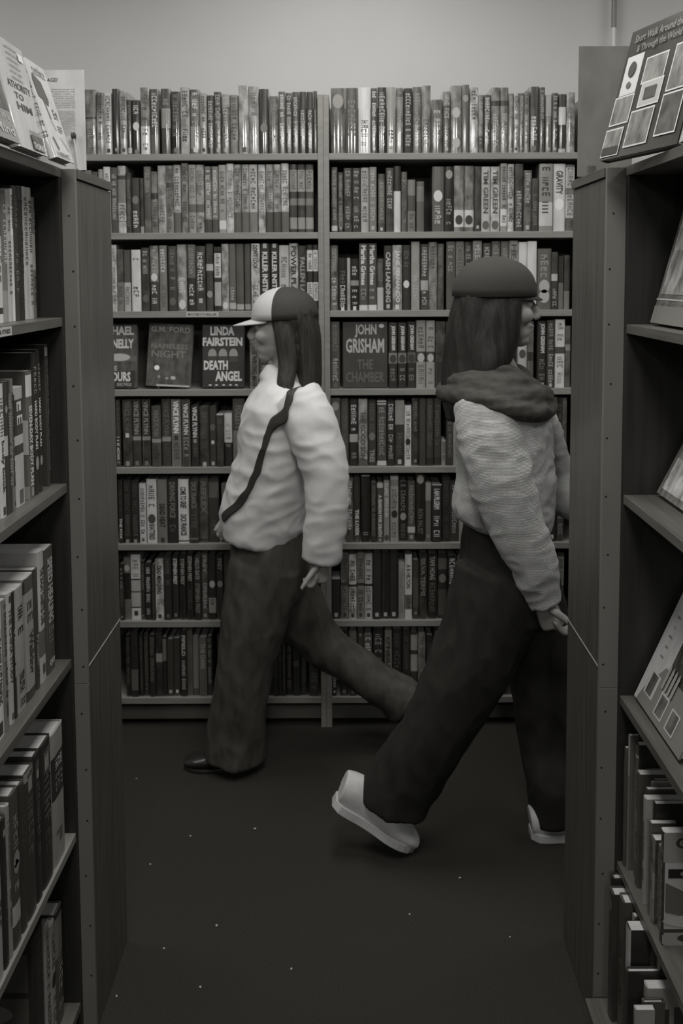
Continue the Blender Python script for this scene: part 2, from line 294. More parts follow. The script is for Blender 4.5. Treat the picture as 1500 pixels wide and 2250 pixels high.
# ---- the rows: crop origin, scale, base y, then books "x0 x1 top tone [flags] [design]"
ORD = 'first second third fourth fifth sixth seventh eighth ninth tenth eleventh twelfth thirteenth fourteenth fifteenth sixteenth seventeenth eighteenth nineteenth twentieth twenty-first twenty-second twenty-third twenty-fourth twenty-fifth twenty-sixth twenty-seventh twenty-eighth twenty-ninth thirtieth thirty-first'.split()
TN = ['black', 'black', 'very dark', 'dark grey', 'slate grey', 'mid grey', 'light grey', 'pale grey', 'off-white', 'white']
ROWN = ['top shelf', 'second shelf', 'third shelf', 'fourth shelf', 'fifth shelf', 'sixth shelf', 'seventh shelf', 'lowest shelf']
ROWS = [
# shelf index, x origin, scale, base, side, ref, gloss, data
(0, 180, 2.7778, 462, 'L', 'U', 1, """18 88 65 5 B.42-.45:2 G.5-.9:6|90 133 85 6|135 183 85 8|187 228 62 1 S.93:6|230 273 75 6|276 302 128 2 G.1-.6:5 B.88-.98:7|304 355 130 1 G.1-.27:8 O.48:8 S.95:5|358 413 55 5 B.58-1:8 G.05-.5:3 G.62-.95:5|416 470 65 3 G.06-.6:8 B.7-1:4|484 540 62 3 G.1-.55:6 B.3-.6:6|545 600 80 2|602 656 55 6|661 718 68 4|719 762 92 6|764 805 105 2 G.1-.9:7|807 851 82 4|853 902 98 4|904 952 102 5|957 1017 45 6 S.94:3|1019 1078 50 6 G.1-.5:4|1081 1139 65 2 O.6:5|1141 1196 112 4 G.15-.8:5|1200 1241 82 4|1243 1282 90 3 G.05-.9:7|1284 1324 85 3 G.05-.9:7|1326 1369 85 2 G.3-.9:7|1371 1411 85 2 G.3-.9:7|1413 1444 80 2 G.3-.9:6"""),
(1, 180, 2.7778, 945, 'L', 'U', 0, """20 60 560 5|62 100 570 3|102 130 555 4|133 174 540 8 G.1-.6:4|177 217 545 3 G.1-.8:7|219 268 535 7 B.14-.2:2 B.2-.55:5 G.58-.8:2 B.82-.83:3|270 299 575 2 G.1-.9:5|301 352 608 2 G.6-.92:8 O.4:5|354 377 610 2 B.88-1:6|379 420 540 4 B.45-.8:3 G.1-.4:6|422 462 570 5 B.35-.45:2 G.5-.9:2|464 513 535 6 G.4-.85:4|514 557 535 5 G.05-.95:3 B.25-.33:3|559 604 530 7 G.05-.7:2 B.7-1:4|607 649 520 5|651 695 530 6 B.58-.7:4 G.05-.5:4 G.75-.95:3|697 744 530 6 B.58-.7:4 G.05-.5:4 G.75-.95:3|749 791 540 5 G.06-.78:8 B.8-1:3|793 833 540 5 G.06-.78:8 B.8-1:3|835 879 532 6 G.1-.7:3 B.82-.95:8|881 926 525 7 G.1-.8:4|928 973 530 6 G.06-.66:2 B.7-1:4|975 1018 530 6 G.06-.66:2 B.7-1:4|1020 1070 530 7 G.06-.66:2 B.7-1:5|1076 1120 530 7 G.1-.8:4|1123 1166 530 6 G.1-.66:3 B.7-1:3|1168 1213 530 6 G.1-.66:3 B.7-1:3|1216 1262 525 7 G.1-.66:3 B.7-1:4|1268 1312 530 2 B.08-.4:6 G.1-.38:3 B.5-.6:5 B.78-.95:6|1316 1361 530 2 B.08-.4:6 G.1-.38:3 B.5-.6:5 B.78-.95:6|1364 1412 530 3 B.08-.4:6 G.1-.38:3 B.5-.6:5 B.78-.95:6"""),
(0, 710, 2.6786, 450, 'R', 'U', 1, """45 128 65 4 O.2:6|130 204 65 3 G.05-.75:5|207 277 62 8 G.5-.9:4|280 317 68 3|319 372 62 1 G.08-.9:7|375 425 62 6 G.6-.95:2|428 471 65 5 G.06-.7:6|475 523 68 1 G.08-.9:7|526 576 60 4 G.1-.9:6|579 631 52 5 G.5-.9:2|636 701 135 4 G.2-.9:7|704 748 90 3|751 813 55 5 O.4:7 O.85:7|815 857 50 4 O.2:6|862 911 65 7 G.05-.5:2 S.95:8|913 941 110 5|943 986 108 3|988 1039 65 5 B.2-.28:2 G.4-.9:7|1041 1088 65 5 B.2-.28:2 G.4-.9:7|1090 1118 100 5|1120 1151 97 7|1153 1181 100 4|1183 1211 92 6|1213 1269 60 3 G.45-.82:8 S.93:5|1271 1303 66 3|1306 1343 108 5|1346 1382 98 3|1385 1428 105 2 B.22-.52:8 B.93-1:7|1431 1480 95 6 G.1-.9:4"""),
(1, 710, 2.6786, 912, 'R', 'U', 0, """48 83 530 3 G.05-.85:6 B.9-.98:7|86 118 560 2|121 167 535 2 G.05-.5:6 G.6-.95:6|170 218 535 2 G.05-.5:6 G.6-.95:6|221 268 533 7 G.05-.55:2 G.6-.9:2|271 313 530 5|323 362 570 3 B.1-.85:4 G.15-.8:6 S.95:7|368 413 535 2 G.05-.65:7|415 455 525 1 B.38-1:8|459 493 558 4 G.1-.8:2|496 541 605 5 B.3-.6:3 G.65-.95:3|549 593 615 4 B.1-.4:5|641 709 528 4 O.45:8 G.6-.9:7|713 766 528 1 G.5-.9:6 O.12:6|770 827 525 5 B.67-.93:8 O.82:2|829 886 525 5 B.67-.93:8 O.82:2|890 928 528 2 S.93:7|930 982 530 7 T.06-.72:3:TIM_GREEN O.9:4|985 1038 530 7 T.06-.72:3:TIM_GREEN O.9:4|1042 1082 512 6|1084 1122 515 7|1128 1175 515 2 G.4-.95:7|1178 1226 552 4|1228 1266 600 2 G.3-.9:5|1270 1350 515 6|1353 1423 515 8 T.1-.45:2:GRAVITY O.6:9|1425 1478 520 4 B.04-.35:7 B.45-.8:7 G.05-.34:4 G.46-.78:4"""),
(2, 230, 3.0612, 522, 'L', 'U', 0, """46 81 75 7 G.05-.9:4|83 125 105 3 B.53-1:5 G.6-.9:3|128 175 110 3 B.53-1:7 G.6-.9:4|180 241 108 8 G.08-.25:4 G.6-.85:2|247 300 95 2 G.05-.42:7 O.8:4|305 361 82 5 G.06-.42:7 O.48:8 G.6-.9:8 B.55-1:2|367 419 80 5 G.06-.42:8 G.6-.95:4|427 483 85 2 G.05-.4:5 G.48-.68:6 O.85:4|487 552 75 6 G.5-.75:8 O.9:8|557 610 75 4 B.5-1:1 G.06-.45:6 G.6-.92:8|612 676 85 2 G.1-.7:8 S.84:7|681 730 70 2 B.3-.4:7 O.75:6|737 782 90 2 B.1-.48:8 B.55-.92:7 G.12-.46:3|786 834 72 6 G.6-.85:4 O.92:8|837 880 72 4 G.65-.85:7 B.88-.97:7|883 934 72 4 B.9-.98:7|940 981 72 3 B.9-.98:6|985 1043 70 7 T.02-.38:2:DON'T_LOOK G.62-.95:3|1046 1110 72 1 T.12-.9:8:KILLER_INSTINCT S.03:7|1113 1170 72 1 T.12-.9:8:KILLER_INSTINCT S.03:7|1174 1238 82 7 G.18-.5:3 G.6-.85:3|1241 1301 70 7 T.04-.8:1:POWER_PLAY|1304 1356 85 2 T.18-.9:6:FALLEN_LAND|1360 1399 80 1 B.08-.4:8 B.57-.85:8 G.1-.38:2 G.59-.83:2|1401 1437 80 1 B.08-.4:8 B.57-.85:8 G.1-.38:2 G.59-.83:2"""),
(2, 710, 2.7273, 475, 'R', 'U', 0, """43 88 85 4 T.05-.4:6:GETTING G.5-.93:8|92 140 160 1 G.25-.5:4 G.52-.95:8 S.97:8|143 161 160 7 G.5-.9:5|163 212 165 1 G.15-.4:7 B.42-.52:6 G.6-.9:7 S.96:8|215 266 75 3 T.03-.62:8:Martha_Grimes G.68-.85:6 B.92-1:8|268 320 75 3 T.03-.62:8:Martha_Grimes G.68-.85:6 B.92-1:8|323 361 165 3 B.56-1:7 G.1-.5:5|364 413 88 1 T.1-.88:7:CASH_LANDING S.94:7|415 471 85 6 T.08-.88:8:JANE_FERNANDO S.95:8|474 521 85 1 O.6:8 G.05-.35:4|527 577 65 6 G.5-.9:7|583 629 80 3 G.05-.5:7 B.55-.7:7 G.72-.93:7|631 682 68 5 G.06-.4:3 G.6-.9:6|685 722 78 3 G.06-.5:5|737 789 65 4 G.06-.45:6|793 843 65 5 G.06-.45:3|845 892 68 3 G.06-.6:6|895 949 62 5 G.06-.6:7|955 1004 75 2 G.06-.6:7|1007 1059 65 4 G.06-.6:6|1063 1111 65 4 G.06-.6:6|1113 1167 62 6 T.05-.5:3:HEAT|1170 1220 70 8 G.6-.9:5|1222 1278 65 8 G.5-.9:5|1283 1365 110 4 G.1-.5:6 O.62:7 O.78:7|1367 1405 130 2 B.38-.5:7 G.6-.95:7|1407 1440 155 2 B.5-1:5|1443 1476 150 2 B.66-1:5"""),
(3, 230, 3.0612, 1050, 'L', 'X', 0, """975 1036 650 5 T.28-.95:2:THE_WRONG_MAN|1040 1094 810 3 G.1-.9:7|1390 1437 590 1 G.1-.5:3"""),
(3, 710, 2.7273, 940, 'R', 'X', 0, """45 98 540 3 G.05-.5:5 G.55-.9:7 S.95:4|392 443 545 1 T.05-.42:8:JOHN_GRISHAM B.46-.62:5 O.55:2 G.7-.9:5|448 498 545 1 T.05-.42:8:JOHN_GRISHAM B.46-.62:5 O.55:2 G.7-.9:6|503 554 542 1 T.05-.42:8:JOHN_GRISHAM B.46-.62:4 O.55:2 G.7-.9:5|557 613 535 6 B.46-.61:2 O.55:7 G.1-.42:3 G.66-.95:4|617 668 535 6 B.46-.61:2 O.55:7 G.1-.42:3 G.66-.95:4|672 730 540 3 B.6-1:2|733 781 542 2 G.1-.5:4|1166 1220 535 7 G.1-.4:4 O.5:3|1223 1260 542 4 B.46-.6:2|1283 1338 540 1 T.04-.48:8:JOHN_GRISHAM G.52-.9:5 S.96:7|1341 1384 535 2 G.05-.45:6 G.5-.93:7 S.96:7|1388 1446 532 8 B.4-.5:3 G.05-.38:5 G.55-.95:5|1450 1480 570 4 B.3-.4:6"""),
(4, 240, 3.125, 512, 'L', 'X', 0, """45 76 50 2 G.03-.45:4 G.55-.95:9|92 155 50 2 T.03-.5:4:VINCE_FLYNN S.53:8 S.95:6|158 217 50 2 T.03-.52:6:VINCE_FLYNN B.55-.61:6 G.66-.88:3 S.95:5|225 282 50 2 T.03-.52:6:VINCE_FLYNN B.55-.61:6 G.66-.88:3 S.95:5|290 353 95 3 T.06-.5:5:VINCE_FLYNN B.54-.6:6 G.66-.88:2|360 423 48 2 T.04-.55:4:VINCE_FLYNN B.56-.63:6 G.66-.88:3|427 492 50 5 T.02-.5:9:VINCE_FLYNN S.57:2 G.64-.9:3|498 555 50 3 T.06-.52:8:VINCE_FLYNN G.56-.86:6|561 615 92 1 T.02-.52:8:VINCE_FLYNN S.58:6 G.64-.9:4|620 683 98 2 G.1-.55:4 G.6-.8:3 S.96:7|686 734 98 2 O.35:4 S.6:8 S.95:7|736 783 150 2 B0-.02:8 G.1-.2:4 G.4-.85:3|788 843 148 1 B0-.55:8 G.2-.5:6 G.58-.64:6|848 930 48 3 T.1-.45:5:FOLLETT B.47-1:5"""),
(5, 240, 3.125, 1042, 'L', 'X', 0, """62 92 610 1 G.15-.5:3 T.6-.93:8:THE_FOX|96 147 610 1 G.05-.5:3 G.55-.9:4 S.97:6|150 203 615 1 G.05-.5:3 G.55-.9:4 S.97:6|206 252 632 8 G.08-.48:2 G.53-.85:1 S.94:4|257 325 603 8 G.1-.45:3 O.62:3 T.7-.95:2:SHATTERED|330 396 605 5 T.38-.75:1:DEAD_HEAT S.95:2|400 468 605 1 T.04-.6:5:DRIVING_FORCE G.65-.9:4|473 545 603 8 T.12-.45:1:COME_TO_GRIEF T.55-.88:1:DICK_FRANCIS B.955-.975:2|550 611 605 2 T.04-.45:5:DICK_FRANCIS G.55-.88:4 B.92-.94:5|616 680 603 3 T.05-.55:5:REFLEX B.95-.97:1|683 752 605 2 B.05-.3:4 G.65-.9:4"""),
(4, 710, 2.7273, 452, 'R', 'X', 0, """43 101 45 4 O.12:6 G.3-.6:6 B.63-.73:7|105 152 50 3 G.05-.9:4|157 208 55 1 G.08-.48:8 B.52-.64:7 G.7-.9:6|211 265 50 6 T.18-.9:3:THE_GOOD_SON B.9-1:4|268 317 62 2 O.55:5 G.05-.5:4 T.75-.95:6:TREE|323 378 60 3 B.0-.02:8 B.02-.04:3 B.04-.06:8 G.1-.85:6 B.92-.99:8|382 427 62 1 G.05-.45:8 G.52-.9:7|430 485 60 2 B0-.37:6 G.45-.85:4 S.94:7|487 527 90 8 G.1-.9:3 O.6:2|530 573 50 2|575 615 50 2 G.1-.8:3|618 659 50 2 G.1-.7:4 B.88-.98:1|662 705 50 2 G.1-.7:4 B.88-.98:1|708 735 305 6|1376 1400 45 4|1402 1429 48 1 G.1-.9:4|1432 1458 50 4 G.1-.9:2"""),
(5, 710, 2.7273, 918, 'R', 'X', 0, """136 180 530 3|183 220 525 3 B0-.5:2 T.5-.9:8:THE_LOSER S.97:4|226 279 517 1 B0-.01:8 G.85-.97:6|285 319 558 2 G.06-.9:5|322 358 562 3 B0-.08:7 T.2-.9:8:A_SEASON_FOR_DEATH S.96:6|361 397 550 6 G.05-.6:8 O.93:3|402 450 522 6 B.05-.15:5 G.2-.5:3 O.57:1 G.65-.93:4|455 502 558 1 G.05-.5:5 O.58:6 G.7-.95:4|505 551 560 3 G.06-.7:6 B.75-.85:7 S.92:6|555 608 520 1 O.06:6 T.5-.88:4:RON_FAUST|612 646 563 4 B0-.3:6 S.9:6|650 709 570 1 B0-.02:7 T.08-.43:8:I_AM_PILGRIM G.55-.92:8|712 761 530 1 G.06-.5:3 G.6-.95:3|1346 1395 560 1 S.92:8|1400 1440 565 3 G.3-.9:6"""),
(6, 250, 3.1915, 520, 'L', 'X', 0, """40 68 125 2|71 118 85 5 B.25-.67:1 O.17:7|120 187 65 8 B.37-.39:1 B.39-.56:7 B.56-.58:2 B.58-.8:7 B.8-.82:1 G.08-.35:5 S.9:2|190 217 110 2|219 262 120 1 G.08-.2:8 G.25-.7:8 G.76-.95:7|265 288 130 2 G.05-.9:4|291 348 95 7 T.1-.56:1:DEAD_MEN_LIVING G.6-.8:5 S.93:2|350 404 65 1|408 455 75 1 T.04-.45:8:STEPHEN_FREY S.93:5|460 506 65 1 T.06-.46:6:STEPHEN_FREY|511 558 55 1 T.04-.42:6:STEPHEN_FREY G.55-.85:3|562 612 75 1 T.02-.36:6:HELL'S_GATE T.42-.9:5:STEPHEN_FREY|615 661 55 3 T.04-.3:6:FREY G.42-.85:7 S.94:6|664 716 60 1 O.46:7 B.67-.9:6 G.69-.88:2|721 769 65 2 T.06-.24:6:FREY O.45:6|772 822 60 3 G.06-.4:4"""),
(7, 250, 3.1915, 1055, 'L', 'X', 0, """85 117 620 1|119 170 600 1 B.58-.9:4|178 206 620 1 G.05-.9:4|211 245 620 2 G.05-.9:4|249 290 620 1 G.05-.8:5|294 341 590 2 B.35-.48:6|343 369 640 1 B.03-.4:5|372 418 660 2 S.92:7|419 465 655 2 S.92:8|468 511 600 1 T.06-.38:7:FIFIELD G.45-.9:7|513 553 595 4 G.05-.8:3|555 595 640 5 B.88-1:3|598 651 645 4 T.1-.55:6:THE_DARK|653 690 640 2|1118 1150 610 2 B.7-1:1|1152 1178 610 1|1180 1205 610 1 G.05-.9:4|1208 1251 600 1 G.05-.9:5|1255 1305 605 1 O.5:3|1309 1351 600 2 G.05-.8:4|1370 1436 605 2 G.05-.9:4"""),
(6, 710, 2.7273, 452, 'R', 'X', 0, """43 101 215 1 S.9:7|105 150 52 5 G.1-.42:2 B.46-.5:2 G.52-.88:2 S.94:2|153 199 62 7 G.1-.42:1 B.46-.5:2 G.52-.88:1 S.94:2|202 246 52 5 G.1-.42:1 B.46-.5:1 G.52-.88:1 S.94:2|248 294 60 7 G.1-.42:1 B.46-.5:2 G.52-.88:1 S.94:2|297 346 52 1 S.93:7|348 396 52 1 S.93:7|398 447 52 1 S.93:7|451 487 112 6 G.1-.9:5|489 531 65 8 T.15-.52:3:A_B_HILTON B.62-.85:5 G.64-.84:1|536 572 100 2 B.3-.8:3 S.9:5|575 620 55 2 T.08-.65:5:SILVA_TERMS|626 681 62 1 T.04-.4:6:TAMI_HOAG G.45-.9:4|686 741 65 1 B.07-.24:4 O.38:5 B.55-.95:3|744 798 70 1|801 846 70 4|1401 1441 60 3 B.06-.5:6 B.51-.53:2 G.1-.46:3"""),
(7, 710, 2.7273, 905, 'R', 'X', 0, """45 80 515 1|100 150 515 1|155 200 515 2|205 241 500 2 S.08:5|244 291 540 4|298 361 500 1 G.08-.5:6|368 411 513 5 T.1-.6:1:O'NEILL|414 470 515 1 G.06-.6:3|474 520 515 1 G.06-.6:3|523 565 535 2 B.03-.28:6 B.35-.62:6 S.9:5|568 611 535 5 G.1-.7:3|616 656 550 1 G.1-.8:3|661 705 515 2 G.03-.35:5|709 748 515 1 T.04-.58:7:LINDA_HOWARD|750 796 515 2 T.04-.58:5:LINDA_HOWARD|798 850 515 1"""),
]
nbook = 0
for (si, ox, sc, base, side, ref, gl, data) in ROWS:
    ents = [d for d in data.split('|')]
    n = len(ents)
    zs = ZS[si]
    for i, d in enumerate(ents):
        f = d.split(); x0, x1, top, t = float(f[0]), float(f[1]), float(f[2]), int(f[3]); des = ' '.join(f[4:])
        px0, px1 = ox+x0/sc, ox+x1/sc; pyb = 0
        rnd = random.Random(si*1000+i+(500 if side == 'R' else 0))
        yf = YB + (.004 if si == 0 else .008) + rnd.random()*.012
        X0 = at(px0, 900, yf).x; X1 = at(px1, 900, yf).x
        # converge correction: column x at the row's own height
        ym = {0: 270, 1: 440, 2: 610, 3: 780, 4: 950, 5: 1120, 6: 1290, 7: 1460}[si]
        X0 = at(px0, ym, yf).x; X1 = at(px1, ym, yf).x
        hpx = (base-top)/sc; h = hpx * (at(700, ym-50, yf).z - at(700, ym+50, yf).z)/100 - rnd.random()*.0
        h = min(h, .2405) if si else h
        if side == 'L': X1 = min(X1, DIV-.0205)
        else: X0 = max(X0, DIV+.0205)
        wd = X1-X0-.0004
        if side == 'L':
            if ref == 'U': k = n-i-1; where = ORD[k]+' left of the middle upright'
            elif px0 > 540: k = n-i-1; where = ORD[k]+' left of the middle upright'
            else: k = i; where = ORD[k]+' in view from the left end cabinet'
        else:
            if px0 < 1150: k = i + (1 if (si == 3 and i > 0) else 0); where = ORD[k]+' right of the middle upright'
            else: k = n-i-1; where = ORD[k]+' in view from the right end cabinet'
        paper = h < .195
        lab = '%s %s, %s, %s' % (TN[t], 'paperback' if paper else 'hardback', where, ROWN[si])
        g = bool(gl) and rnd.random() < .9
        artp = 2 <= t <= 7 and rnd.random() < (.55 if si < 3 else .3)
        book((X0+(X1-X0)/2, yf, zs+.0004), wd, h, .15 if not paper else .108, t, des, 0, g or rnd.random() < .3, artp, paper, lab,
             group='books on the %s of the wall bookcase' % ROWN[si])
        nbook += 1
# books hidden behind the two walkers
M = MB(); rnd = random.Random(5)
HID = [(3, 1097, 1388, 230, 3.0612), (3, 786, 1160, 710, 2.7273), (4, 935, 1498, 240, 3.125), (5, 757, 1440, 240, 3.125), (4, 740, 1370, 710, 2.7273), (5, 45, 130, 710, 2.7273), (5, 765, 1340, 710, 2.7273),
       (6, 826, 1430, 250, 3.1915), (7, 694, 1112, 250, 3.1915), (6, 850, 1395, 710, 2.7273), (7, 855, 1440, 710, 2.7273)]
for (si, a, b, ox, sc) in HID:
    x = at(ox+a/sc, 900, YB).x; xe = at(ox+b/sc, 900, YB).x
    while x < xe-.02:
        wv = min(rnd.uniform(.022, .036), xe-x); hh = rnd.uniform(.2, .238); y = YB+.012+rnd.random()*.012; t = rnd.choice([1, 1, 2, 2, 3, 4, 6])
        M.box((x+.0004, y, ZS[si]+.0004), (x+wv-.0004, y+.15, ZS[si]+hh), tone(t))
        put_greek(M, Vector((x+wv*.25, y-.0004, ZS[si]+hh*.93)), Vector((0, 0, -hh*.8)), Vector((wv*.5, 0, 0)), ink(rnd.choice([4, 5, 7])), rnd)
        x += wv
o = M.obj('book_row', bevel=0); tag(o, 'mixed run of further books mostly hidden behind the two walking people', 'books'); o['kind'] = 'stuff'
# ---- face-out books of the fourth shelf
def faceout(px0, px1, ptop, t, els, label, lean=10, paper=False, thick=.028, spn='G.1-.8:6', y=.02, stand=True, roll=0, row=3, pyb=853):
    yb = YB+y; a = at(px0, pyb, yb); b = at(px1, pyb, yb); wv = b.x-a.x
    h = (at(700, ptop, yb).z - at(700, pyb-2, yb).z)/math.cos(math.radians(lean))
    o = book((0, 0, 0), thick, h, wv, t, spn, 0, False, False, paper, label, front=els)
    o.name = 'face_out_book'
    # local +X (front cover) -> world -Y, local +Y (fore edge) -> +X
    R = Matrix.Rotation(-math.radians(lean), 4, 'X') @ Matrix.Rotation(math.radians(roll), 4, 'Y') @ Matrix.Rotation(-math.pi/2, 4, 'Z')
    o.matrix_world = Matrix.Translation((a.x, yb+thick/2+.0005, ZS[row]+.0015+thick/2*math.sin(math.radians(lean))+wv*math.sin(math.radians(roll)))) @ R
    if stand:
        s = MB(); m = mat('wire', .12, .3)
        zz = ZS[row]+.0005
        for xx in (a.x+wv*.32, a.x+wv*.85):
            s.box((xx-.0012, yb-.014, zz), (xx+.0012, yb+.09, zz+.0012), m); s.box((xx-.0012, yb-.014, zz), (xx+.0012, yb-.012, zz+.012), m)
            s.box((xx-.0012, yb+.088, zz), (xx+.0012, yb+.09, zz+.05), m)
        so = s.obj('book_stand'); tag(so, 'thin wire stand under the ' + ' '.join(label.split()[:2]) + (' second from the left' if 'second' in label else ' by the left end cabinet' if 'beside' in label else ' with arches'), 'book stand')
    return o
faceout(205, 300, 712, 2, [('a', 0, 0, 1, 1, 3), ('r', 0, .42, 1, .5, 4), ('t', 'MICHAEL', .06, .83, .93, .97, 8, .04), ('t', 'CONNELLY', .04, .62, .93, .77, 8, .04), ('o', .6, .48, .25, .06, 7),
    ('t', 'THE', .35, .27, .55, .35, 7), ('p', [(.3, .0), (.3, .2), (.5, .26), (.7, .24), (.95, .28), (.95, 0)], 1), ('t', 'HOURS', .3, .1, .86, .25, 8, .04), ('g', .5, .03, .9, .08, 7)],
    'face-out thriller with white block capitals beside the left end cabinet', lean=7)
faceout(319, 416, 714, 4, [('a', .03, 0, 1, 1, 3), ('t', 'G.M. FORD', .06, .86, .95, .95, 6), ('t', 'NAMELESS', .08, .6, .92, .68, 5), ('t', 'NIGHT', .1, .46, .88, .57, 5), ('o', .24, .29, .06, .04, 9), ('o', .62, .14, .06, .03, 7), ('o', .3, .15, .03, .025, 6), ('o', .48, .13, .04, .02, 6), ('r', .25, .0, 1, .03, 7)],
    'grey face-out thriller showing glowing lights, second from the left end cabinet', lean=8, roll=3)
faceout(443, 536, 714, 1, [('t', 'LINDA', .2, .83, .77, .97, 8, .045), ('t', 'FAIRSTEIN', .02, .66, .96, .8, 8, .045)] +
    [('p', [(x-.1, .5)] + [(x+.1*math.cos(a), .53+.09*math.sin(a)) for a in [math.pi-k*math.pi/8 for k in range(9)]] + [(x+.1, .5)], 6) for x in (.25, .5, .75)] +
    [('r', x-.1, .4, x+.1, .5, 2) for x in (.25, .5, .75)] + [('t', 'DEATH', .05, .28, .62, .43, 8, .045), ('t', 'ANGEL', .32, .1, .95, .26, 8, .045)] + [('o', x, .04, .035, .012, 8) for x in (.2, .35, .52, .68, .82)],
    'black face-out thriller with three pale arches on its cover', lean=7)
faceout(752, 851, 707, 2, [('t', 'JOHN', .28, .76, .76, .97, 7, .03), ('t', 'GRISHAM', .08, .53, .93, .75, 7, .03), ('t', 'THE', .33, .28, .68, .43, 4), ('t', 'CHAMBER', .08, .08, .93, .24, 4), ('o', .87, .94, .06, .03, 8)],
    'dark face-out hardback with tall pale capitals right of the middle upright', lean=2, stand=False)
# ================================================================ end cabinets and aisle bookcases
YN, YF = 1.99, 2.29
def frame_empty(name, label, cat, loc):
    e = empty(name, loc); tag(e, label, cat); return e
def side_unit(sx, xe, xs, ztop, zsh, seam, joint, lbl_end, lbl_aisle, word):
    # sx=-1 left, +1 right ; xe = end cabinet face, xs = aisle shelf front edge
    out = lambda v: xe + sx*v
    e = frame_empty('end_cabinet', lbl_end, 'bookcase', (out(.45), (YN+YF)/2, 0)); cx, cy = e.location.x, e.location.y
    def bx(n, x0, y0, z0, x1, y1, z1, m, bv=.001, par=None):
        a, b = min(x0, x1), max(x0, x1); return box_obj(n, (a-cx, y0-cy, z0), (b-cx, y1-cy, z1), m, par or e, bv)
    bx('back_board', out(.0), YN, joint+.0004, out(.9), YN+.012, ztop-.001, WOOD_STRIP)
    bx('back_board', out(.0), YN, 0.002, out(.9), YN+.012, joint-.0004, WOOD_STRIP)
    bx('side_panel', out(.0005), YN+.0122, seam+.003, out(.019), YF-.004, ztop-.022, WOOD_SIDE)
    bx('side_panel', out(.0005), YN+.0122, 0.002, out(.019), YF-.004, seam, WOOD_SIDE)
    bx('edge_strip', out(-.0006), YN+.0122, seam-.0004, out(.0190), YF-.004, seam+.0026, mat('pale_edge', .3, .3), 0)
    bx('side_panel', out(.881), YN+.0122, 0.002, out(.9), YF-.004, ztop-.022, WOOD_SIDE)
    bx('top_board', out(-.003), YN+.0122, ztop-.0195, out(.903), YF+.002, ztop, WOOD_SHELF)
    for z in (.1, .46, .82, 1.18, 1.5): bx('shelf', out(.0195), YN+.0125, z-.018, out(.8805), YF-.006, z, WOOD_SHELF)
    # nail holes along the back board's edge
    hm = None
    for k, zz in enumerate([1.72, 1.61, 1.5, 1.38, 1.27, 1.15, 1.03, .92, .8, .7, .58, .47, .35, .24, .13]):
        if hm is None:
            M = MB(); put_oval(M, V((0, 0, 0)), V((.0022, 0, 0)), V((0, 0, .0022)), DARK, 10); ho = M.obj('nail_hole', e); hm = ho.data
        else: ho = bpy.data.objects.new('nail_hole', hm); C.objects.link(ho); ho.parent = e
        ho.location = (out(.008+.006*((k*7) % 3 == 0))-cx, YN-.0004-cy, zz)
    # aisle bookcase
    YA0, YA1, dp = .35, 1.9895, .30
    a = frame_empty('aisle_bookcase', lbl_aisle, 'bookcase', (xs+sx*dp/2, (YA0+YA1)/2, 0)); cx, cy = a.location.x, a.location.y
    e2 = a
    def ax(n, x0, y0, z0, x1, y1, z1, m, bv=.0008):
        p, q = min(x0, x1), max(x0, x1); return box_obj(n, (p-cx, y0-cy, z0), (q-cx, y1-cy, z1), m, a, bv)
    X = lambda v: xs + sx*v
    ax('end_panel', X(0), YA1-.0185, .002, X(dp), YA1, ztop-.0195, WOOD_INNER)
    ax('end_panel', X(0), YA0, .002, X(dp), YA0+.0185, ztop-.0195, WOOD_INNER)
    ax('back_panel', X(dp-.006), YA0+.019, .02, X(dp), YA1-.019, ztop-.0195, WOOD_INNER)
    ax('top_board', X(-.0008), YA0, ztop-.019, X(dp), YA1, ztop, WOOD_SHELF)
    for k, z in enumerate(zsh):
        dd = 0 if k < len(zsh)-1 else (-.062 if sx > 0 else 0)
        mm = mat('pale_shelf', .2, .5, .12, 12, (6, .6, 6)) if (sx < 0 and k == 3) else WOOD_SHELF  # one left shelf board in a paler tone than the others
        ax('shelf', X(dd), YA0+.019, z-.018, X(dp-.0065), YA1-.019, z, mm)
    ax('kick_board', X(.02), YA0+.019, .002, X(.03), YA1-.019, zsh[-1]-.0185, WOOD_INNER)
    return e, a
ZL = [1.519, 1.186, .824, .455, .085]; ZR = [1.501, 1.158, .743, .39, .09]
endL, aisL = side_unit(-1, -.538, -.565, 1.813, ZL, .795, .763, 'dark wood end cabinet closing the left aisle bookcase', 'dark wood bookcase along the left side of the aisle', 'left')
endR, aisR = side_unit(1, .514, .552, 1.812, ZR, .79, .75, 'dark wood end cabinet closing the right aisle bookcase', 'dark wood bookcase along the right side of the aisle', 'right')
# label on the left case's shelf edge
M = MB(); y1 = ydepth(25, -.565, 1.51); y0 = y1-.11
M.box((0, 0, 0), (.0008, y1-y0, .015), mat('paper_label', .42, .6))
put_text(M, 'HEALTH & FITNESS', Vector((.0011, .006, .0038)), Vector((0, y1-y0-.014, 0)), Vector((0, 0, .0075)), ink(1))
o = M.obj('shelf_label'); o.parent = aisL; o.location = (-.565-aisL.location.x, y0-aisL.location.y, 1.519-.0168); o['label'] = 'white paper strip with thin dark capitals'
